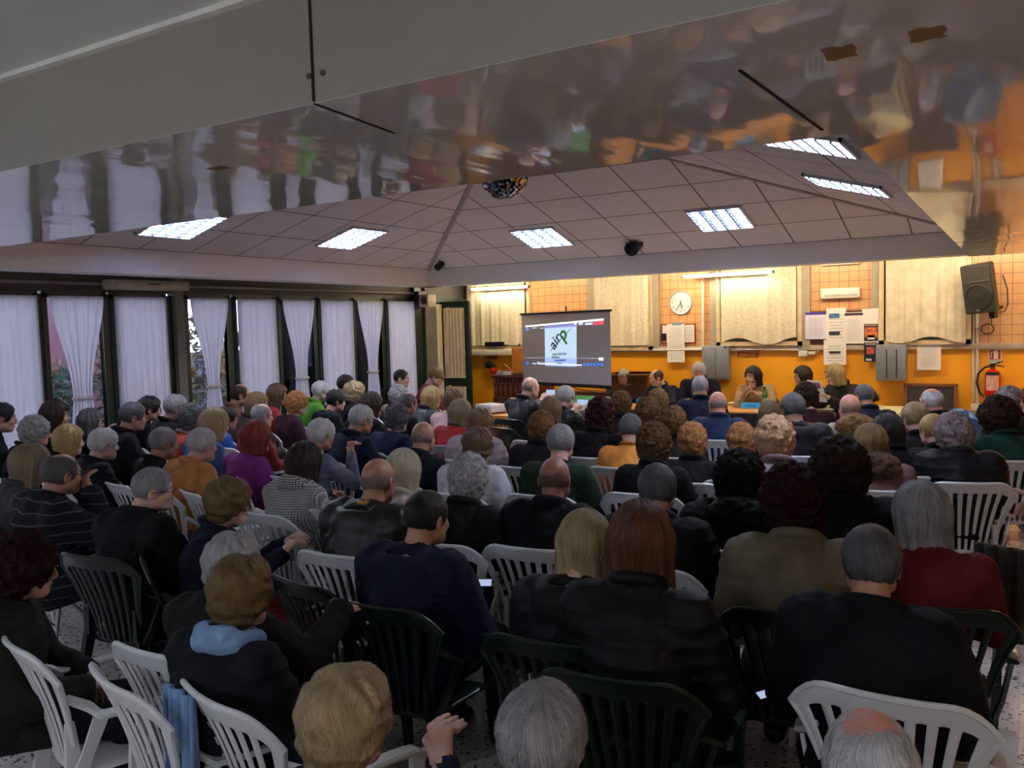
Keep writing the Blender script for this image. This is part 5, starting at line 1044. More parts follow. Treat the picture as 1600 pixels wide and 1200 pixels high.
def scarf_mesh():
    F = Field(np.arange(-.17, .17, .007), np.arange(-.24, .10, .007), np.arange(.93, 1.16, .007))
    for k in range(24):
        a0, a1 = 2*PI*k/24, 2*PI*(k+1)/24; F.add(capsule((.086*math.cos(a0), -.10+.08*math.sin(a0), 1.035-.03*math.sin(a0)), (.086*math.cos(a1), -.10+.08*math.sin(a1), 1.035-.03*math.sin(a1)), .032, .032), .02); F.add(capsule((.10*math.cos(a0), -.10+.095*math.sin(a0), 1.0-.04*math.sin(a0)), (.10*math.cos(a1), -.10+.095*math.sin(a1), 1.0-.04*math.sin(a1)), .028, .028), .012)
    I, J, K = np.nonzero(np.abs(F.F) < .05); x, y, z = F.ax[0][I], F.ax[1][J], F.ax[2][K]; F.F[I, J, K] += (.008*vnoise(x*25, y*25, z*40)).astype(np.float32); V, Q = F.nets(); return npmesh('scarf', V, Q)
SCARF = scarf_mesh()
# ---- plastic chair
def chair_parts():
    def B(u, v):
        hw = .165+.115*v**1.25; vt = 1-.20*max(0, (abs(u)-.55)/.45)**2.3; v2 = v*(1-(1-vt)*min(1, max(0, (v-.3)/.7))**1.5)
        return Vector((u*hw, -.205-.055*v2-.085*v2*v2+.055*u*u*(.3+.7*v2), .40+.485*v2))
    cols = [-1, -.86]; 
    for k in range(7): c = -.66+.22*k; cols += [c-.062, c+.062]
    cols += [.86, 1]; rows = [0, .045, .058, .075, .12, .22, .34, .46, .58, .70, .80, .83, .848, .86, .91, .96, 1.0]; bm = bmesh.new(); G = [[bm.verts.new(B(u, v)) for u in cols] for v in rows]
    for j_ in range(len(rows)-1):
        for i in range(len(cols)-1):
            if rows[j_] >= .859 or rows[j_+1] <= .059 or i % 2 == 0: bm.faces.new((G[j_][i], G[j_][i+1], G[j_+1][i+1], G[j_+1][i]))
    for i in (0,): pass
    bmesh.ops.recalc_face_normals(bm, faces=bm.faces); me = bpy.data.meshes.new('b'); bm.to_mesh(me); bm.free(); o = link('b', me)
    m = o.modifiers.new('s', 'SOLIDIFY'); m.thickness = .011; m.offset = 0; m = o.modifiers.new('u', 'SUBSURF'); m.levels = 1; m.subdivision_type = 'CATMULL_CLARK'
    back = applied(o)
    bm = bmesh.new(); bm.from_mesh(back); mb = MB(); mb.bm.free(); mb.bm = bm
    rim = [B(1.0, v/10) for v in range(3, 11)]; rim = [B(1, .25)]+[B(1, v) for v in (.4, .55, .7, .82, .92)]+[B(u, 1) for u in [1-.1*k for k in range(0, 21)]]+[B(-1, v) for v in (.92, .82, .7, .55, .4, .25)]
    mb.tube(rim, [.006]*2+[.010]*(len(rim)-4)+[.006]*2, 8); back = mb.mesh('backrest', 40)
    # seat
    bm = bmesh.new(); G = []
    for j_ in range(13):
        v = j_/12; row = []
        for i in range(13):
            u = i/6-1; hw = .175+.055*v; y = -.21+.45*v; z = .425-.018*(1-u*u)*math.sin(v*PI)-(.05*max(0, (v-.85)/.15)**1.5)-(.02*max(0, (abs(u)-.8)/.2)); row.append(bm.verts.new((u*hw, y, z)))
        G.append(row)
    for A_, B_ in zip(G, G[1:]):
        for i in range(12): bm.faces.new((A_[i], A_[i+1], B_[i+1], B_[i]))
    me = bpy.data.meshes.new('s'); bm.to_mesh(me); bm.free(); o = link('s', me); m = o.modifiers.new('s', 'SOLIDIFY'); m.thickness = .014; m = o.modifiers.new('u', 'SUBSURF'); m.levels = 1; seat = applied(o); smooth(seat, 50)
    arms = []; legs = []
    for s in (-1, 1):
        mb = MB(); e = B(s, .62); pts = [e+Vector((-.012*s, 0, .03)), e+Vector((.004*s, .07, -.015)), (s*.272, -.13, .640), (s*.285, 0, .632), (s*.290, .12, .628), (s*.287, .20, .615), (s*.283, .235, .585)]
        mb.sweep(pts, [(.030, .02), (.045, .02), (.055, .018), (.058, .018), (.060, .018), (.055, .02), (.05, .02)], up=[(s*.8, 0, .3)]+[(s*.3, 0, 1)]+[(0, 0, 1)]*3+[(0, .5, 1), (0, 1, .4)])
        bmesh.ops.bevel(mb.bm, geom=mb.bm.edges[:], offset=.005, segments=2, affect='EDGES'); arms.append(mb.mesh('armrest', 40))
        mb = MB().sweep([(s*.285, .215, .60), (s*.278, .225, .42), (s*.272, .245, .2), (s*.270, .265, 0)], [(.062, .022), (.058, .034), (.046, .032), (.038, .028)], up=(s, 0, 0)); mb.sweep([(s*.283, .20, .43), (s*.20, .19, .41)], (.10, .014)); legs.append(mb.mesh('leg', 40))
        mb = MB().sweep([(s*.185, -.20, .44), (s*.205, -.235, .25), (s*.225, -.285, 0)], [(.055, .03), (.046, .03), (.036, .026)], up=(s, 0, 0)); mb.sweep([(s*.165, -.205, .60), (s*.172, -.20, .44)], [(.03, .02), (.055, .03)], up=(s, 0, 0)); mb.sweep([(s*.27, -.13, .632), (s*.235, -.17, .50), (s*.20, -.19, .42)], [(.05, .014), (.04, .014), (.05, .016)], up=(s, 0, 0)); legs.append(mb.mesh('leg', 40))
    return back, seat, arms, legs
CB, CS, CA, CL = chair_parts()
def plastic(name, c, r, spec=.5):
    t = NT(name); t.b.inputs['Base Color'].default_value = lin(c); t.b.inputs['Roughness'].default_value = r; t.bump(t.noise(t.obj(), 220, 2), .05, .001); return t.m
WPL = plastic('white_chair_plastic', 'd9dcdd', .32); GPL = plastic('dark_green_chair_plastic', '0c1f18', .28)
def omat(o, *ms):
    while len(o.data.materials) < len(ms): o.data.materials.append(ms[0])
    for i, m_ in enumerate(ms): o.material_slots[i].link = 'OBJECT'; o.material_slots[i].material = m_
def chair(loc, rz, kind, label, group=None, scale=1):
    t = thing('plastic_chair', label, 'chair', loc, rz, group or ('white slatted plastic chairs' if kind == 'w' else 'dark green slatted plastic chairs')); m_ = WPL if kind == 'w' else GPL
    t.scale = (scale,)*3
    for nm, me in [('backrest', CB), ('seat', CS)]+[('armrest', a) for a in CA]+[('leg', l_) for l_ in CL]: omat(link(nm, me, None, t), m_)
    return t
def cloth(name, c, kind='plain'):
    key = ('cl', c, kind)
    if key in _hm: return _hm[key]
    t = NT(name); o = t.obj(); cc = lin(c); lu = (cc[0]+cc[1]+cc[2])/3; cc = tuple(x*.84+lu*.16 for x in cc[:3])+(1,); hi = tuple(min(1, x*1.35+.003) for x in cc[:3])+(1,); base = t.ramp(t.noise(o, 7, 4), tuple(x*.75 for x in cc[:3])+(1,), hi, .3, .7)
    if kind == 'stripe':
        sx = t.n('ShaderNodeSeparateXYZ'); t.l(o, sx.inputs[0]); fr = t.math('FRACT', t.math('MULTIPLY', t.math('ADD', sx.outputs[2], t.math('MULTIPLY', t.noise(o, 5, 1), .04)), 17)); base = t.mix(t.math('LESS_THAN', fr, .10), base, lin('50565e'))
    if kind == 'plaid' or kind == 'tartan':
        sx = t.n('ShaderNodeSeparateXYZ'); t.l(o, sx.inputs[0]); q = 70 if kind == 'plaid' else 18; a = t.math('LESS_THAN', t.math('FRACT', t.math('MULTIPLY', sx.outputs[0], q)), .45); b = t.math('LESS_THAN', t.math('FRACT', t.math('MULTIPLY', sx.outputs[2], q)), .45)
        base = t.mix(t.math('MULTIPLY', t.math('ADD', a, b), .5), base, lin('c8c4c0' if kind == 'plaid' else '5a607a'))
    if kind == 'vest':
        sx = t.n('ShaderNodeSeparateXYZ'); t.l(o, sx.inputs[0]); base = t.mix(t.math('MULTIPLY', t.math('GREATER_THAN', sx.outputs[2], .70), t.math('LESS_THAN', sx.outputs[2], .755)), base, lin('55585c')); base = t.mix(t.math('LESS_THAN', sx.outputs[2], .69), base, lin('b8b83a'))
    if kind == 'camo': base = t.ramp(t.noise(o, 14, 4), lin('2e2620'), lin('8a7664'), .45, .55)
    t.l(base, t.b.inputs['Base Color']); t.b.inputs['Roughness'].default_value = .45 if kind == 'leather' else (.62 if kind == 'nylon' else .85); t.b.inputs['Specular IOR Level'].default_value = .4 if kind == 'leather' else .2
    t.bump(t.noise(o, 180 if kind != 'nylon' else 60, 3), .35, .002); _hm[key] = t.m; return t.m
SHOEM = mat('shoe_leather', '15120f', .4)
# look: fine strand count by distance
def person(loc, yaw, hyaw, hpitch, hair, hc, skin, style, col, pose='lap', label='', scale=1.0, extras=(), fat=0.0, hroll=0.0, kind='plain', near=False, fine=False, trou='1b1c22', wide=1.0):
    q = math.radians(10); yw = round(hyaw/q)*q; pt = round(hpitch/math.radians(6))*math.radians(6); rl = round(hroll/math.radians(8))*math.radians(8)
    t = thing('person', label, 'person', loc, yaw, 'people in the hall'); t.scale = (scale*wide, scale, scale)
    sk = skin_mat(skin); b = link('body', body_mesh(pose, 2 if fine else int(near), yw, pt, rl), None, t); omat(b, sk, LIPS)
    j_ = link({'sweater': 'sweater', 'suit': 'suit_jacket', 'coat': 'coat'}.get(style, 'jacket'), jacket_mesh(pose, style, fat, near), None, t); omat(j_, cloth('clothing', col, kind))
    o = link('trousers', TROU, None, t); omat(o, cloth('trousers', trou))
    for s in SHOE: omat(link('shoe', s, None, t), SHOEM)
    _, M = headpose(yw, pt, rl)
    def onhead(o): o.parent = t; o.matrix_local = M.copy(); return o
    if hair != 'cap':
        hs = hair_mesh(hair, 7000 if near else 1500, near); h = link('hair', hs); onhead(h); c1, c2 = hc; omat(h, hair_mat(c1, c2, hair in ('perm', 'bigperm', 'curlylong', 'afro')))
        if hair in ('long', 'shoulder', 'bob') and 'flat' in extras: h.scale = (1.0, .9, 1)
    else:
        hs = hair_mesh('crop', 1500); h = link('hair', hs); onhead(h); omat(h, hair_mat('5a4a3a', '7a6a5a')); cp = MB().ball((0, -.005, .045), .10, 24, (.93, 1.08, .82)).mesh('cap', 60); c = link('cap', cp); onhead(c); omat(c, cloth('cap', hc[0])); br = link('cap_brim', MB().ball((0, .09, .03), .06, 18, (1, .8, .12)).mesh('cap_brim', 60)); onhead(br); omat(br, cloth('cap', hc[0]))
    for s in (-1, 1):
        e = link('eye', EYE); e.parent = t; e.matrix_local = M @ Matrix.Translation((s*.032, .0775, .008))
    bw = link('eyebrows', BROW); onhead(bw); omat(bw, mat('brow'+hc[0], hc[0], .8))
    for x in extras:
        if x == 'g': gobj = link('glasses', GLS); onhead(gobj); omat(gobj, GLM)
        elif x.startswith('fur'): o = link('fur_collar', FUR, None, t); omat(o, hair_mat(x[3:9], x[9:15] or x[3:9], True))
        elif x.startswith('hf'): o = link('fur_hood', HFUR, None, t); omat(o, hair_mat(x[2:8], x[8:14], True))
        elif x.startswith('sc'): o = link('scarf', SCARF, None, t); omat(o, cloth('scarf', x[2:8], 'plaid' if x.endswith('P') else 'plain'))
        elif x == 'epaulette':
            for s in (-1, 1): MB().box((s*.17, -.125, 1.035), (.11, .05, .01), Euler((0, s*.28, 0)), .004).build('epaulette', mat('gold', 'b89a4a', .4, .5), t)
        elif x.startswith('col'): o = link('collar', MB().tube([(.072*math.cos(a), -.098+.068*math.sin(a), 1.045-.03*math.sin(a)) for a in [2*PI*k/24 for k in range(24)]], .011, 8, True).mesh('collar', 60), None, t); omat(o, cloth('collar', x[3:9]))
    return t
# ---------------------------------------------------------------- the people
G_ = dict(stub=('7a665c', 'a8958a'), dstub=('5a4438', '7c6252'), copper=('38200f', '7a4a24'), gray=('5f5e60', 'c2c0c2'), dgray=('3c3b3d', '77767a'), white=('9a999b', 'f4f2f2'), silver=('7c7b7d', 'e2e0e2'), black=('0c0a0a', '221c1a'), dbrown=('1d120c', '3d281a'), brown=('42301f', '7a5a3a'),
          lbrown=('5c4128', '937048'), auburn=('503622', '8c6642'), red=('5e140c', 'a33a20'), dred=('1c0a0a', '3c1818'), blond=('8f7238', 'd8bd80'), ash=('6e5f48', 'a89470'), plat=('b8aa88', 'ece2c8'), straw=('8f7a55', 'cdb68c'),
          ginger=('8a5a34', 'c48e5c'), pinkb=('a07858', 'dcb894'), salt=('48464a', 'a6a2a4'), mauve=('77686c', 'b5a4a6'), bronze=('5a472c', '937848'), sandy=('7d6a4c', 'bda57c'))
SK = dict(n='c39c86', p='d0a896', t='b3866c', d='9c705c', w='cfa690', r='c98c7c')
TGT = (-4.3, 11.4)
def put(x, y, zh, hair, hc, sk, style, col, label, pose='lap', dy=0, pitch=-4, ex=(), kind='plain', byaw=None, ch='w', near=False, fine=False, fat=0.0, at_=None, wide=1.0, trou='1b1c22', chlab=None, zoff=0.0):
    p = onz(x, y, zh) if at_ is None else Vector((*at_, zh)); sc_ = min(1.09, max(.90, zh/1.155))
    tt = math.degrees(math.atan2(-(TGT[0]-p.x), TGT[1]-p.y)); b = .55*tt-.45*10 if byaw is None else byaw; h = (tt+dy-b) if byaw is None else dy; h = max(-65, min(65, h))
    yr = math.radians(b); hx = 0; hy = HC[1]*sc_; loc = Vector((p.x-(-math.sin(yr))*hy, p.y-math.cos(yr)*hy, 0))
    t = person(loc, yr, math.radians(h), math.radians(pitch), hair, G_[hc] if hc in G_ else (hc, hc), SK[sk], style, col, pose, label, sc_, ex, fat, 0, kind, near, fine, trou, wide)
    if ch: 
        cl = Vector((loc.x+math.sin(yr)*.085, loc.y-math.cos(yr)*.085, 0)); chair(cl, yr, ch, (chlab or ('%s chair under the ' % ('white' if ch == 'w' else 'dark green'))+' '.join(label.split()[:11])), None, 1.0)
    return t
# left part of the audience
put(0, 652, 1.27, 'short', 'black', 'n', 'jacket', '15161c', 'dark haired person in profile at the left picture edge')
put(54, 676, 1.15, 'perm', 'gray', 'p', 'jacket', '14151a', 'grey curly haired person with glasses near the first curtain', ex=('g',))
put(84, 650, 1.225, 'bob', 'dbrown', 'n', 'jacket', '18181c', 'brown haired woman behind, left of the tied second curtain')
put(140, 660, 1.13, 'bob', 'dgray', 'n', 'jacket', '101116', 'grey brown bobbed person with a hand near the mouth below second curtain', pose='mouth', ex=('g',))
put(106, 690, 1.13, 'shoulder', 'blond', 'p', 'jacket', '15161a', 'pale blond woman with tousled hair in a black coat at left')
put(160, 696, 1.13, 'combed', 'white', 'p', 'puffer', '16181e', 'white haired man in a black puffer jacket at left', fat=.01)
put(206, 652, 1.22, 'short', 'dgray', 'n', 'jacket', '15161b', 'grey haired man with glasses in a charcoal jacket by third curtain', ex=('g',))
put(232, 640, 1.20, 'combed', 'black', 'n', 'jacket', '0f1014', 'black haired person with glasses seen in profile against third curtain', ex=('g',))
put(273, 638, 1.23, 'short', 'gray', 'n', 'jacket', '15151a', 'grey haired man sitting before the grey post')
put(299, 656, 1.16, 'perm', 'dgray', 't', 'sweater', 'b8381e', 'grey haired man with glasses in a red orange sweater', ex=('g', 'col8a8a90'))
put(254, 694, 1.13, 'short', 'salt', 'd', 'jacket', '111216', 'mottled grey haired man with black raised collar')
put(314, 697, 1.15, 'short', 'silver', 'n', 'jacket', 'b4702c', 'silver haired man in an orange brown jacket', fat=.02, dy=-5)
put(334, 664, 1.20, 'bob', 'straw', 'p', 'jacket', '3a5a90', 'blond woman with glasses in a denim blue jacket', ex=('g',))
put(352, 655, 1.12, 'short', 'black', 'n', 'jacket', '0f55b8', 'dark haired person in a bright blue jacket', ex=('g',))
put(374, 618, 1.25, 'receding', 'dbrown', 't', 'jacket', '6a4c34', 'balding man in a brown jacket seen in profile by the fourth curtain', ex=('col7a8aa0',))
put(400, 684, 1.15, 'bob', 'red', 'p', 'sweater', '7a1a78', 'red haired woman in a purple sweater')
put(432, 618, 1.20, 'shoulder', 'brown', 'n', 'sweater', 'a01c1c', 'long brown haired woman in a red sweater near sixth curtain', ex=('g',))
put(400, 634, 1.19, 'bob', 'lbrown', 'n', 'jacket', '3a2a24', 'brown haired woman mostly hidden behind the balding man in dark red')
put(408, 650, 1.15, 'receding', 'gray', 'p', 'sweater', '7a1418', 'balding grey man with glasses in dark red sweater', ex=('g',))
put(463, 632, 1.15, 'perm', 'ginger', 'p', 'sweater', '3a1a28', 'ginger curly haired woman in a dark plum sweater', ex=('g',))
put(500, 612, 1.20, 'short', 'white', 'p', 'jacket', '5a9a2a', 'white haired man in a bright green jacket with a dark strap')
put(523, 627, 1.15, 'combed', 'black', 'p', 'hood', '15171c', 'black haired woman with glasses in a black hooded coat', ex=('g',))
put(540, 604, 1.12, 'short', 'black', 'n', 'jacket', '111', 'black haired person mostly hidden behind the woman with yellow hair clip') if False else put(539, 602, 1.235, 'short', 'black', 'n', 'jacket', '121214', 'black haired person mostly hidden behind the hair with yellow highlights')
put(553, 615, 1.20, 'coif', 'straw', 'n', 'jacket', '16161a', 'person with yellow highlighted pinned hair, turned right')
put(579, 634, 1.18, 'bob', 'dbrown', 'n', 'jacket', '14141a', 'dark brown bobbed woman with a white scarf and raised hand', pose='chin', ex=('scc8c4c6',), dy=-10)
put(560, 656, 1.19, 'short', 'silver', 't', 'jacket', '141c34', 'silver haired man in a navy jacket looking down to the right', dy=-14, pitch=-12)
put(620, 656, 1.13, 'perm', 'dgray', 'n', 'sweater', '16203c', 'dark grey curly haired person in a navy sweater, seen from behind', fat=.01)
put(497, 680, 1.15, 'combed', 'white', 't', 'sweater', '6a6c7a', 'white haired man with glasses in a checked shirt raising a fist', pose='fist', ex=('g',), kind='tartan', dy=-14, pitch=-10, fine=True)
put(477, 724, 1.13, 'bob', 'dbrown', 'p', 'coat', '5a5e66', 'woman with dark brown hair in a grey checked coat and scarf', ex=('sc3a3234P',), kind='plaid', near=True)
put(626, 592, 1.25, 'crop', 'black', 'n', 'hood', '0e0e12', 'young man with black undercut hair in a black hoodie', dy=-12)
put(678, 583, 1.30, 'cap', '7a6238', 'n', 'sweater', '8a1a34', 'person in a tan cap and crimson sweater working at the laptop', pose='table', byaw=-55, dy=-10, pitch=-20, ex=('g',), ch='g')
put(622, 619, 1.12, 'perm', 'gray', 'n', 'jacket', '1a1a1e', 'grey curly haired person half hidden near the young man in hoodie')
put(637, 630, 1.15, 'receding', 'dgray', 't', 'jacket', '1a1c24', 'balding grey haired man with glasses in a charcoal jacket', ex=('g',))
put(673, 622, 1.15, 'bob', 'blond', 'p', 'jacket', '222a34', 'blond bobbed woman in a dark leather jacket', kind='leather')
put(709, 628, 1.15, 'coif', 'auburn', 'p', 'sweater', 'c09a98', 'auburn bobbed woman in a pale pink top')
put(719, 646, 1.14, 'bob', 'ash', 'p', 'sweater', 'a8141c', 'ash haired woman in a bright red sweater', ex=('g', 'col4a4448'))
put(752, 664, 1.13, 'coif', 'lbrown', 'p', 'puffer', 'a08890', 'light brown haired woman with glasses in a lavender quilted coat', ex=('g',), fat=.03)
put(748, 700, 1.13, 'coif', 'brown', 'p', 'jacket', 'c2c4cc', 'brown haired person in a white and yellow safety jacket', kind='vest', ex=('colb8b02a',), fat=.015)
put(662, 684, 1.15, 'bald', 'stub', 't', 'jacket', '141c28', 'bald man with a tanned scalp in a dark teal jacket', fat=.01, near=True)
put(632, 738, 1.12, 'shoulder', 'plat', 'p', 'jacket', 'b0a498', 'platinum blond woman in a pale jacket', near=True)
put(592, 753, 1.17, 'bald', 'stub', 't', 'hood', '1c1c1a', 'large bald man in a black waxed coat with yellow lining', fat=.03, kind='leather', ex=('colb0861e',), near=True)
put(735, 752, 1.13, 'perm', 'silver', 'p', 'jacket', '101014', 'silver curly haired woman in a black coat with pale collar', ex=('cola8a8a8',), near=True, fat=.01)
put(232, 766, 1.14, 'crop', 'gray', 'p', 'jacket', '101116', 'nearly bald man with glasses in a black coat at left', ex=('g', 'col4a4a4c'), ch='g', fat=.02, near=True, byaw=6, dy=-38)
put(94, 742, 1.17, 'receding', 'dgray', 't', 'jacket', '10161e', 'balding man with glasses and chin on hand in a striped black jacket', pose='chin', kind='stripe', ex=('g',), fat=.02, ch=None, near=True, fine=True)
put(46, 728, 1.16, 'long', 'ash', 'p', 'jacket', '3c3c40', 'long straight blond haired woman in grey at the left', near=True)
put(356, 788, 1.09, 'coif', 'bronze', 'p', 'jacket', '14142e', 'auburn haired woman in a navy coat with clasped hands', pose='read', ch='g', near=True, fine=True, pitch=-6, ex=('g',), trou='7a141c', byaw=-50, dy=18)
put(36, 892, 1.07, 'bigperm', 'dred', 'n', 'jacket', '241f1c', 'woman with big dark red curls in a brown grey coat', near=True, fine=True, fat=.02, ch=None, byaw=-42, dy=12)
put(366, 888, 1.07, 'coif', 'silver', 'p', 'coat', '1c1614', 'grey haired person in a dark brown coat resting a hand on a chair', pose='reach', near=True, fine=True, fat=.01)
put(380, 932, 1.08, 'coif', 'bronze', 'p', 'puffer', '12141c', 'golden brown haired woman with a light blue scarf', near=True, ex=('sc6f94c4',), ch=None)
put(662, 812, 1.14, 'crop', 'black', 't', 'hood', '0e1630', 'dark haired man in a navy hooded parka', ch='g', near=True, fat=.02, dy=-16)
# middle
put(826, 606, 1.22, 'bald', 'stub', 'p', 'jacket', '12161e', 'bald man photographing the screen with his phone held up', pose='phone', kind='leather', ch='g', dy=-18, fine=True)
put(882, 622, 1.17, 'short', 'silver', 'p', 'jacket', '131417', 'white haired man in a black leather jacket holding up a phone', pose='phone', kind='leather', ch='g', dy=-14, fine=True, ex=('g',))
put(862, 642, 1.13, 'bob', 'lbrown', 'p', 'jacket', '16161a', 'light brown haired woman behind the brown curly head')
put(848, 671, 1.13, 'perm', 'auburn', 'p', 'jacket', '121216', 'reddish curly haired woman with a yellow and white collar', ex=('colc8b43a',))
put(940, 652, 1.17, 'curlylong', 'dred', 'n', 'jacket', '0e0e14', 'woman with long dark brown curls behind the empty white chair')
put(972, 634, 1.13, 'perm', 'brown', 'n', 'jacket', '15151a', 'brown curly haired person partly hidden right of the long dark curls')
put(878, 694, 1.16, 'short', 'gray', 'p', 'sweater', '1c3222', 'thick grey haired man in a dark green sweater', near=True, fat=.01, ex=('col10141c',))
put(869, 750, 1.15, 'bald', 'dstub', 'd', 'jacket', '0d0f16', 'bald man with a reddish scalp in a navy black coat', near=True, fat=.02)
put(987, 672, 1.12, 'short', 'dgray', 'n', 'sweater', 'f0900a', 'dark grey haired woman in an orange sweater', ex=('colb0660e',))
put(1030, 630, 1.13, 'perm', 'bronze', 'p', 'jacket', '1c1a1c', 'golden curly haired woman in front of the balding speaker')
put(1014, 649, 1.13, 'bigperm', 'brown', 'n', 'jacket', '17151a', 'woman with big brown curls before the golden curly head')
put(1055, 662, 1.11, 'perm', 'auburn', 'p', 'jacket', '1a1618', 'low auburn curly head behind the reddish perm')
put(1024, 698, 1.13, 'bigperm', 'brown', 'p', 'jacket', '101014', 'brown permed woman in black, directly behind the dark grey haired man', near=True)
put(1084, 692, 1.10, 'perm', 'ginger', 'p', 'jacket', '121216', 'light ginger permed woman in black with a thin crown')
put(1030, 768, 1.15, 'short', 'dgray', 't', 'puffer', '0d0d11', 'dark grey haired man in a black puffer jacket', near=True, fat=.02)
put(912, 852, 1.12, 'long', 'straw', 'p', 'hood', '15161a', 'woman with long straight blond hair in a black hooded jacket', near=True, ch='g', kind='nylon', dy=-10, pitch=-10)
put(1006, 850, 1.20, 'long', 'copper', 'p', 'puffer', '0d0e12', 'woman with long auburn brown hair in a black puffer jacket', near=True, ch='g', kind='nylon')
put(1097, 606, 1.22, 'crop', 'gray', 't', 'suit', '0e1226', 'uniformed man with gold epaulettes seen from behind', ex=('epaulette',), fat=.01)
put(1125, 632, 1.17, 'bald', 'stub', 'r', 'suit', '1c2a4c', 'bald pink headed man in a royal blue suit', ex=('col8a9ac8',), fat=.01)
put(1163, 692, 1.09, 'perm', 'ginger', 'p', 'jacket', '6a5048', 'ginger curly haired woman above the black fur collar')
put(1215, 690, 1.18, 'bigperm', 'pinkb', 'p', 'jacket', '8a6c74', 'pinkish blond curly haired woman in a mauve jacket')
put(1207, 650, 1.10, 'shoulder', 'brown', 'n', 'jacket', '1e2030', 'brown straight haired woman near the blue name card')
put(1243, 640, 1.21, 'short', 'dgray', 't', 'hood', '16171c', 'dark grey haired man in a black hooded puffer coat', fat=.02, kind='nylon')
put(1262, 622, 1.15, 'bigperm', 'dbrown', 'n', 'sweater', '2e1018', 'dark curly haired woman in a maroon top seen from behind')
put(1332, 638, 1.17, 'bald', 'stub', 'r', 'jacket', '8a8672', 'bald man in a beige coat with brown fur hood', ex=('hf4a341e8a6a44',))
put(1354, 620, 1.17, 'crop', 'dgray', 't', 'jacket', '1c2436', 'dark grey cropped man in a slate blue jacket', dy=-10)
put(1461, 628, 1.17, 'fringe', 'white', 'r', 'jacket', '10131c', 'man with a white hair fringe before the blackboard')
put(1434, 655, 1.16, 'short', 'sandy', 'p', 'jacket', '0f0f13', 'sandy grey haired person in black below the blackboard')
put(1392, 676, 1.13, 'bob', 'black', 'n', 'jacket', '17131a', 'black haired woman in a dark purple black coat')
put(1365, 694, 1.12, 'bob', 'bronze', 'p', 'jacket', '6a4c4c', 'golden brown haired woman with a brown fur hood', ex=('hf2e22186a5240',))
put(1463, 674, 1.11, 'short', 'blond', 'p', 'jacket', '15151a', 'light blond head half hidden by the mauve grey curls')
put(1494, 682, 1.13, 'bigperm', 'mauve', 'p', 'puffer', '111318', 'mauve grey curly haired woman in a wide black puffer jacket', fat=.035, near=True, kind='nylon')
put(1565, 654, 1.15, 'afro', 'dbrown', 'n', 'jacket', '0e3a30', 'dark curly haired woman in a green jacket near the blue bag')
put(1580, 630, 1.15, 'perm', 'gray', 'n', 'jacket', '17171b', 'grey haired person at the right edge below the extinguisher')
put(1624, 626, 1.22, 'short', 'red', 'n', 'jacket', '17171b', 'reddish haired person cut off by the right picture edge')
put(1158, 756, 1.13, 'afro', 'black', 'n', 'coat', '08080a', 'black haired person with huge black fur collar', fat=.04, near=True, ex=('hf0505060f0f10',))
put(1246, 790, 1.20, 'bigperm', 'dred', 'n', 'coat', '6e6550', 'dark red curly haired woman in a beige coat', near=True, ch='g', fat=.01)
put(1318, 742, 1.20, 'afro', 'dbrown', 'n', 'coat', '070709', 'very dark fuzzy haired person in a black coat', fat=.035, near=True)
put(1448, 806, 1.14, 'bob', 'gray', 'p', 'sweater', '6a0e10', 'grey bobbed woman in a red sweater', near=True, ch='g')
put(0, 0, 1.15, 'short', 'dgray', 't', 'jacket', '0b0d14', 'dark grey haired man in a black jacket, on the front right white chair', near=True, fat=.03, ch=None, dy=6, at_=(-.40, 2.86), byaw=-3)
put(1369, 1212, 1.12, 'fringe', 'white', 'r', 'jacket', '15151a', 'bald pink head of a white haired man at the bottom right', near=True, ch='g')
put(852, 1168, 1.09, 'combed', 'gray', 'p', 'jacket', '14151a', 'silver grey haired man at the bottom centre', near=True, ch='g')
put(541, 1134, 1.07, 'coif', 'straw', 'p', 'jacket', '1b2230', 'blond coiffed woman holding up a hand at the bottom', near=True, fine=True, pose='fist', ch='g', dy=-8)
put(0, 0, 1.25, 'short', 'dbrown', 'n', 'jacket', '3a0f14', 'person pointing with a finger, maroon sleeve at the right picture edge', pose='point', at_=(.46, 3.45), byaw=8, fine=True)
put(1606, 880, 1.15, 'short', 'brown', 'n', 'sweater', '8a1018', 'person in red cut off by the right picture edge') if False else None
# speakers
def speaker(x, y, zh, *a, **k): return put(x, y, zh, *a, ch='g', **k)
speaker(975, 587, 1.15, 'short', 'gray', 'n', 'suit', '14182a', 'grey haired speaker looking down at left of the table', byaw=196, pitch=-26, pose='table', fine=True)
speaker(1030, 590, 1.15, 'receding', 'dbrown', 'n', 'suit', '141c30', 'balding speaker in a navy suit turned to his left neighbour', byaw=175, dy=-45, pitch=-14, pose='table', fine=True, ex=('col8a9ab8',))
speaker(1092, 578, 1.26, 'short', 'silver', 'n', 'suit', '10142a', 'tall grey haired speaker looking down before the grey cabinet', byaw=195, pitch=-24, pose='lap')
speaker(1180, 588, 1.17, 'bob', 'black', 'w', 'jacket', 'a08058', 'dark haired woman in a beige jacket with her hand at her mouth', byaw=188, dy=-26, pose='mouth', fine=True)
speaker(1256, 588, 1.17, 'bob', 'dbrown', 'n', 'jacket', '3c1c20', 'dark haired woman seen in left profile at the second table', byaw=140, dy=-20, pitch=-8, ex=('g',))
speaker(1309, 586, 1.21, 'bob', 'blond', 'p', 'jacket', '2c2826', 'blond woman with glasses reading a sheet at the second table', byaw=150, dy=-30, pitch=-14, pose='read', ex=('g', 'cola8a4a0'), fine=True)
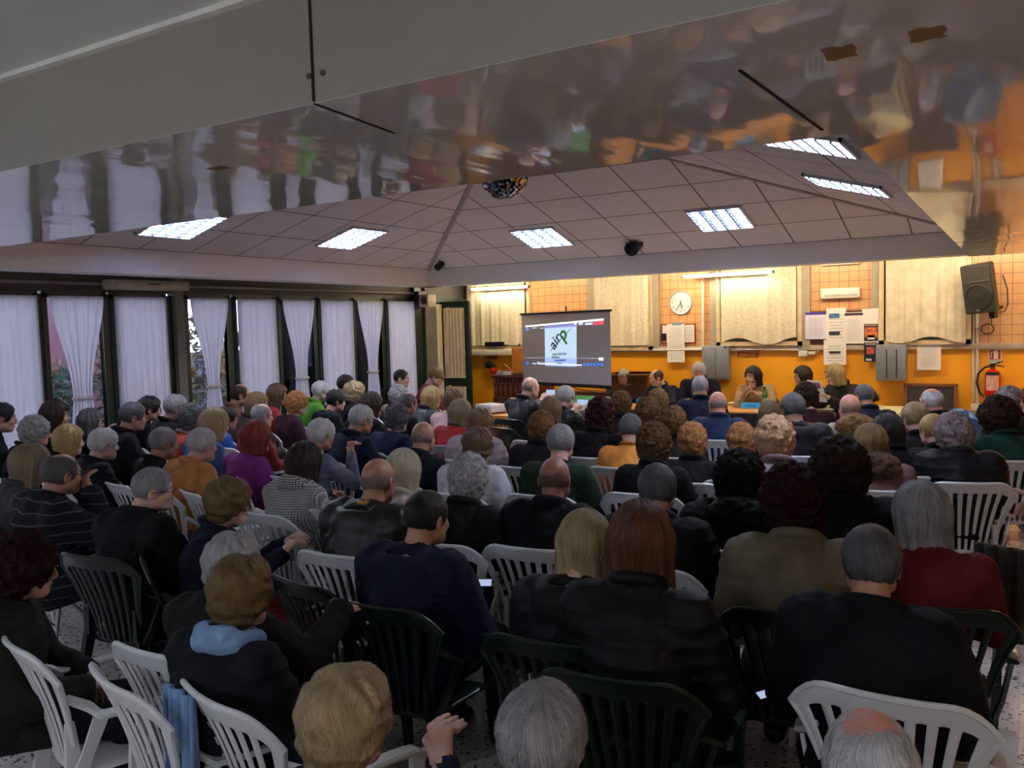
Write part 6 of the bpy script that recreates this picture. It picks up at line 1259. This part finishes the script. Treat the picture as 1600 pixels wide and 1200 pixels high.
# extra chairs without a sitter, or placed by their own rail
def railchair(x, y, z, yaw, kind, label):
    p = onz(x, y, z); yr = math.radians(yaw); v = Matrix.Rotation(yr, 3, 'Z') @ Vector((0, -.30, 0)); return chair((p.x-v.x, p.y-v.y, 0), yr, kind, label)
railchair(186, 1068, .865, -14, 'w', 'empty white slatted plastic chair between the dark red curls and the blue scarf')
railchair(342, 1096, .865, -12, 'w', 'white slatted plastic chair under the woman with the light blue scarf')
railchair(1388, 1082, .885, 0, 'w', 'white slatted plastic chair at lower right under the man in black')
railchair(34, 1008, .865, -16, 'w', 'white slatted plastic chair under the woman with dark red curls at left')
railchair(470, 916, .86, -10, 'g', 'dark green chair on whose rail the person in brown rests a hand')
railchair(380, 790, .70, -40, 'w', 'white chair whose armrest shows beside the auburn haired woman')
railchair(783, 672, .86, -20, 'g', 'empty dark green chair before the wooden projector table')
railchair(486, 800, .86, -6, 'w', 'empty white chair behind the woman in the checked coat')
railchair(932, 700, .86, -6, 'w', 'empty white chair below the long dark curls')
railchair(300, 778, .84, -20, 'w', 'empty white chair between two men at left')
# chromed armchair at the left
p = onz(150, 868, .66); yr = math.radians(-12)
t = thing('metal_armchair', 'chromed tube armchair under the man in the striped jacket', 'chair', (p.x-.22, p.y+.02, 0), yr); CH = mat('chrome', 'c8c8cc', .15, 1)
for s in (-1, 1):
    MB().tube([(s*.27, -.24, .66), (s*.28, .20, .68), (s*.28, .235, .66), (s*.275, .24, .60), (s*.26, .22, .0)], .0125, 10).tube([(s*.27, -.24, .66), (s*.27, -.20, .5), (s*.265, -.05, .30), (s*.265, .02, .28), (s*.262, .22, .36)], .0125, 10).build('armrest', CH, t)
    MB().tube([(s*.23, -.27, .86), (s*.25, -.24, .60), (s*.25, -.2, .42), (s*.255, -.27, 0)], .0125, 10).build('leg', CH, t)
MB().tube([(-.23, -.27, .86), (-.15, -.29, .88), (.15, -.29, .88), (.23, -.27, .86)], .0125, 10).build('back_frame', CH, t)
sl = MB()
for k in range(6): sl.box((0, -.245-.006*k, .50+.062*k), (.47, .006, .045), bev=.002)
sl.build('back_slats', mat('slat_aluminium', '8c8c90', .35, .8), t); sl = MB()
for k in range(7): sl.box((0, -.17+.06*k, .435), (.49, .045, .008), bev=.002)
sl.build('seat', mat('slat_aluminium', '8c8c90', .35, .8), t); MB().tube([(-.26, -.22, .30), (.26, -.22, .30)], .01).tube([(-.26, .22, .36), (.26, .22, .36)], .01).build('stretcher', CH, t)
# scarf end hanging over the chair, phones, papers, coats
def hang(px, py, z, w_, h_, col, label, kind='plain', yaw=-12, seed=1, name='scarf', cat='scarf', fringe=False, push=0.0):
    p = onz(px, py, z); me = cloth_sheet(w_, h_, 3, .03, 0, 40, 24, seed); o = link(name, me, cloth(name, col, kind), None, (p.x, p.y+push, z)); o.rotation_euler = (0, 0, math.radians(yaw)); m = o.modifiers.new('s', 'SOLIDIFY'); m.thickness = .012; tag(o, label, cat)
    if fringe:
        f = MB(); 
        for k in range(26): x = -w_/2+w_*(k+.5)/26; f.cyl((x, random.uniform(-.012, .012), -h_+.005), (x+random.uniform(-.01, .01), random.uniform(-.02, .02), -h_-.045), .003, .002, 5)
        f.build('fringe', cloth('fringe', 'a9bdd8'), o)
    return o
hang(283, 1078, .87, .19, .46, '6f94c4', 'light blue fringed scarf end hanging between the two front white chairs', seed=3, fringe=True, yaw=-10)
hang(1562, 852, .84, .22, .45, '45453c', 'olive grey coat hanging over the right chair by the red sweater', yaw=-20, seed=7, name='draped_coat', cat='coat')
def phone(px, py, z, label, rz, tilt=1.3, glow=True, at_=None, s=1.0):
    p = onz(px, py, z) if at_ is None else Vector(at_); t = thing('phone', label, 'phone', p, rz); t.rotation_euler = Euler((tilt, 0, rz)); MB().box((0, 0, 0), (.15*s, .075*s, .009), bev=.003).build('body', BLK2, t)
    MB().box((0, 0, .006), (.14*s, .066*s, .002)).build('display', emis('phone_display', 'a8b8d8', .2 if glow else .08, '101010'), t)
pb = [o for o in C.objects if o.name.startswith('person') and o.parent is None and 'photographing' in str(o.get('label'))][0]; pw = [o for o in C.objects if o.name.startswith('person') and o.parent is None and 'leather jacket holding up' in str(o.get('label'))][0]
for po, lab in ((pb, 'phone held up by the bald man'), (pw, 'phone held up by the white haired man in black leather')):
    M_ = Matrix.Translation(po.location) @ Matrix.Rotation(po.rotation_euler.z, 4, 'Z') @ Matrix.Scale(po.scale.z, 4); q = M_ @ Vector((.012, .335, 1.075)); phone(0, 0, 0, lab, po.rotation_euler.z, PI/2-.2, at_=q)
phone(752, 912, .72, 'glowing phone or sheet in the hand of the man in the navy parka', .5, .4, s=.7); phone(1194, 1086, .62, 'glowing phone in the lap of the woman with auburn brown hair', 1.0, .5, s=.42)
q = onz(905, 632, 1.02); o = MB().box((q.x, q.y+.1, 1.02), (.3, .02, .2), Euler((-.5, 0, -.2)), .004).build('green_folder', mat('green_folder', '3f8a2c', .4)); tag(o, 'green folder held between the white haired man and his phone', 'folder')
rd = [o for o in C.objects if o.name.startswith('person') and o.parent is None and 'reading a sheet' in str(o.get('label'))][0]
M_ = Matrix.Translation(rd.location) @ Matrix.Rotation(rd.rotation_euler.z, 4, 'Z') @ Matrix.Scale(rd.scale.z, 4); q = M_ @ Vector((0, .33, .98)); o = MB().box((0, 0, 0), (.22, .003, .30)).build('reading_sheet', PAPER); o.location = q; o.rotation_euler = Euler((-.4, 0, rd.rotation_euler.z)); tag(o, 'sheet held by the blond woman at the second table', 'paper'); MB().box((0, .003, .08), (.16, .002, .08)).build('picture', mat('sheet_picture', '8a4a5a', .5, var=.4), o)
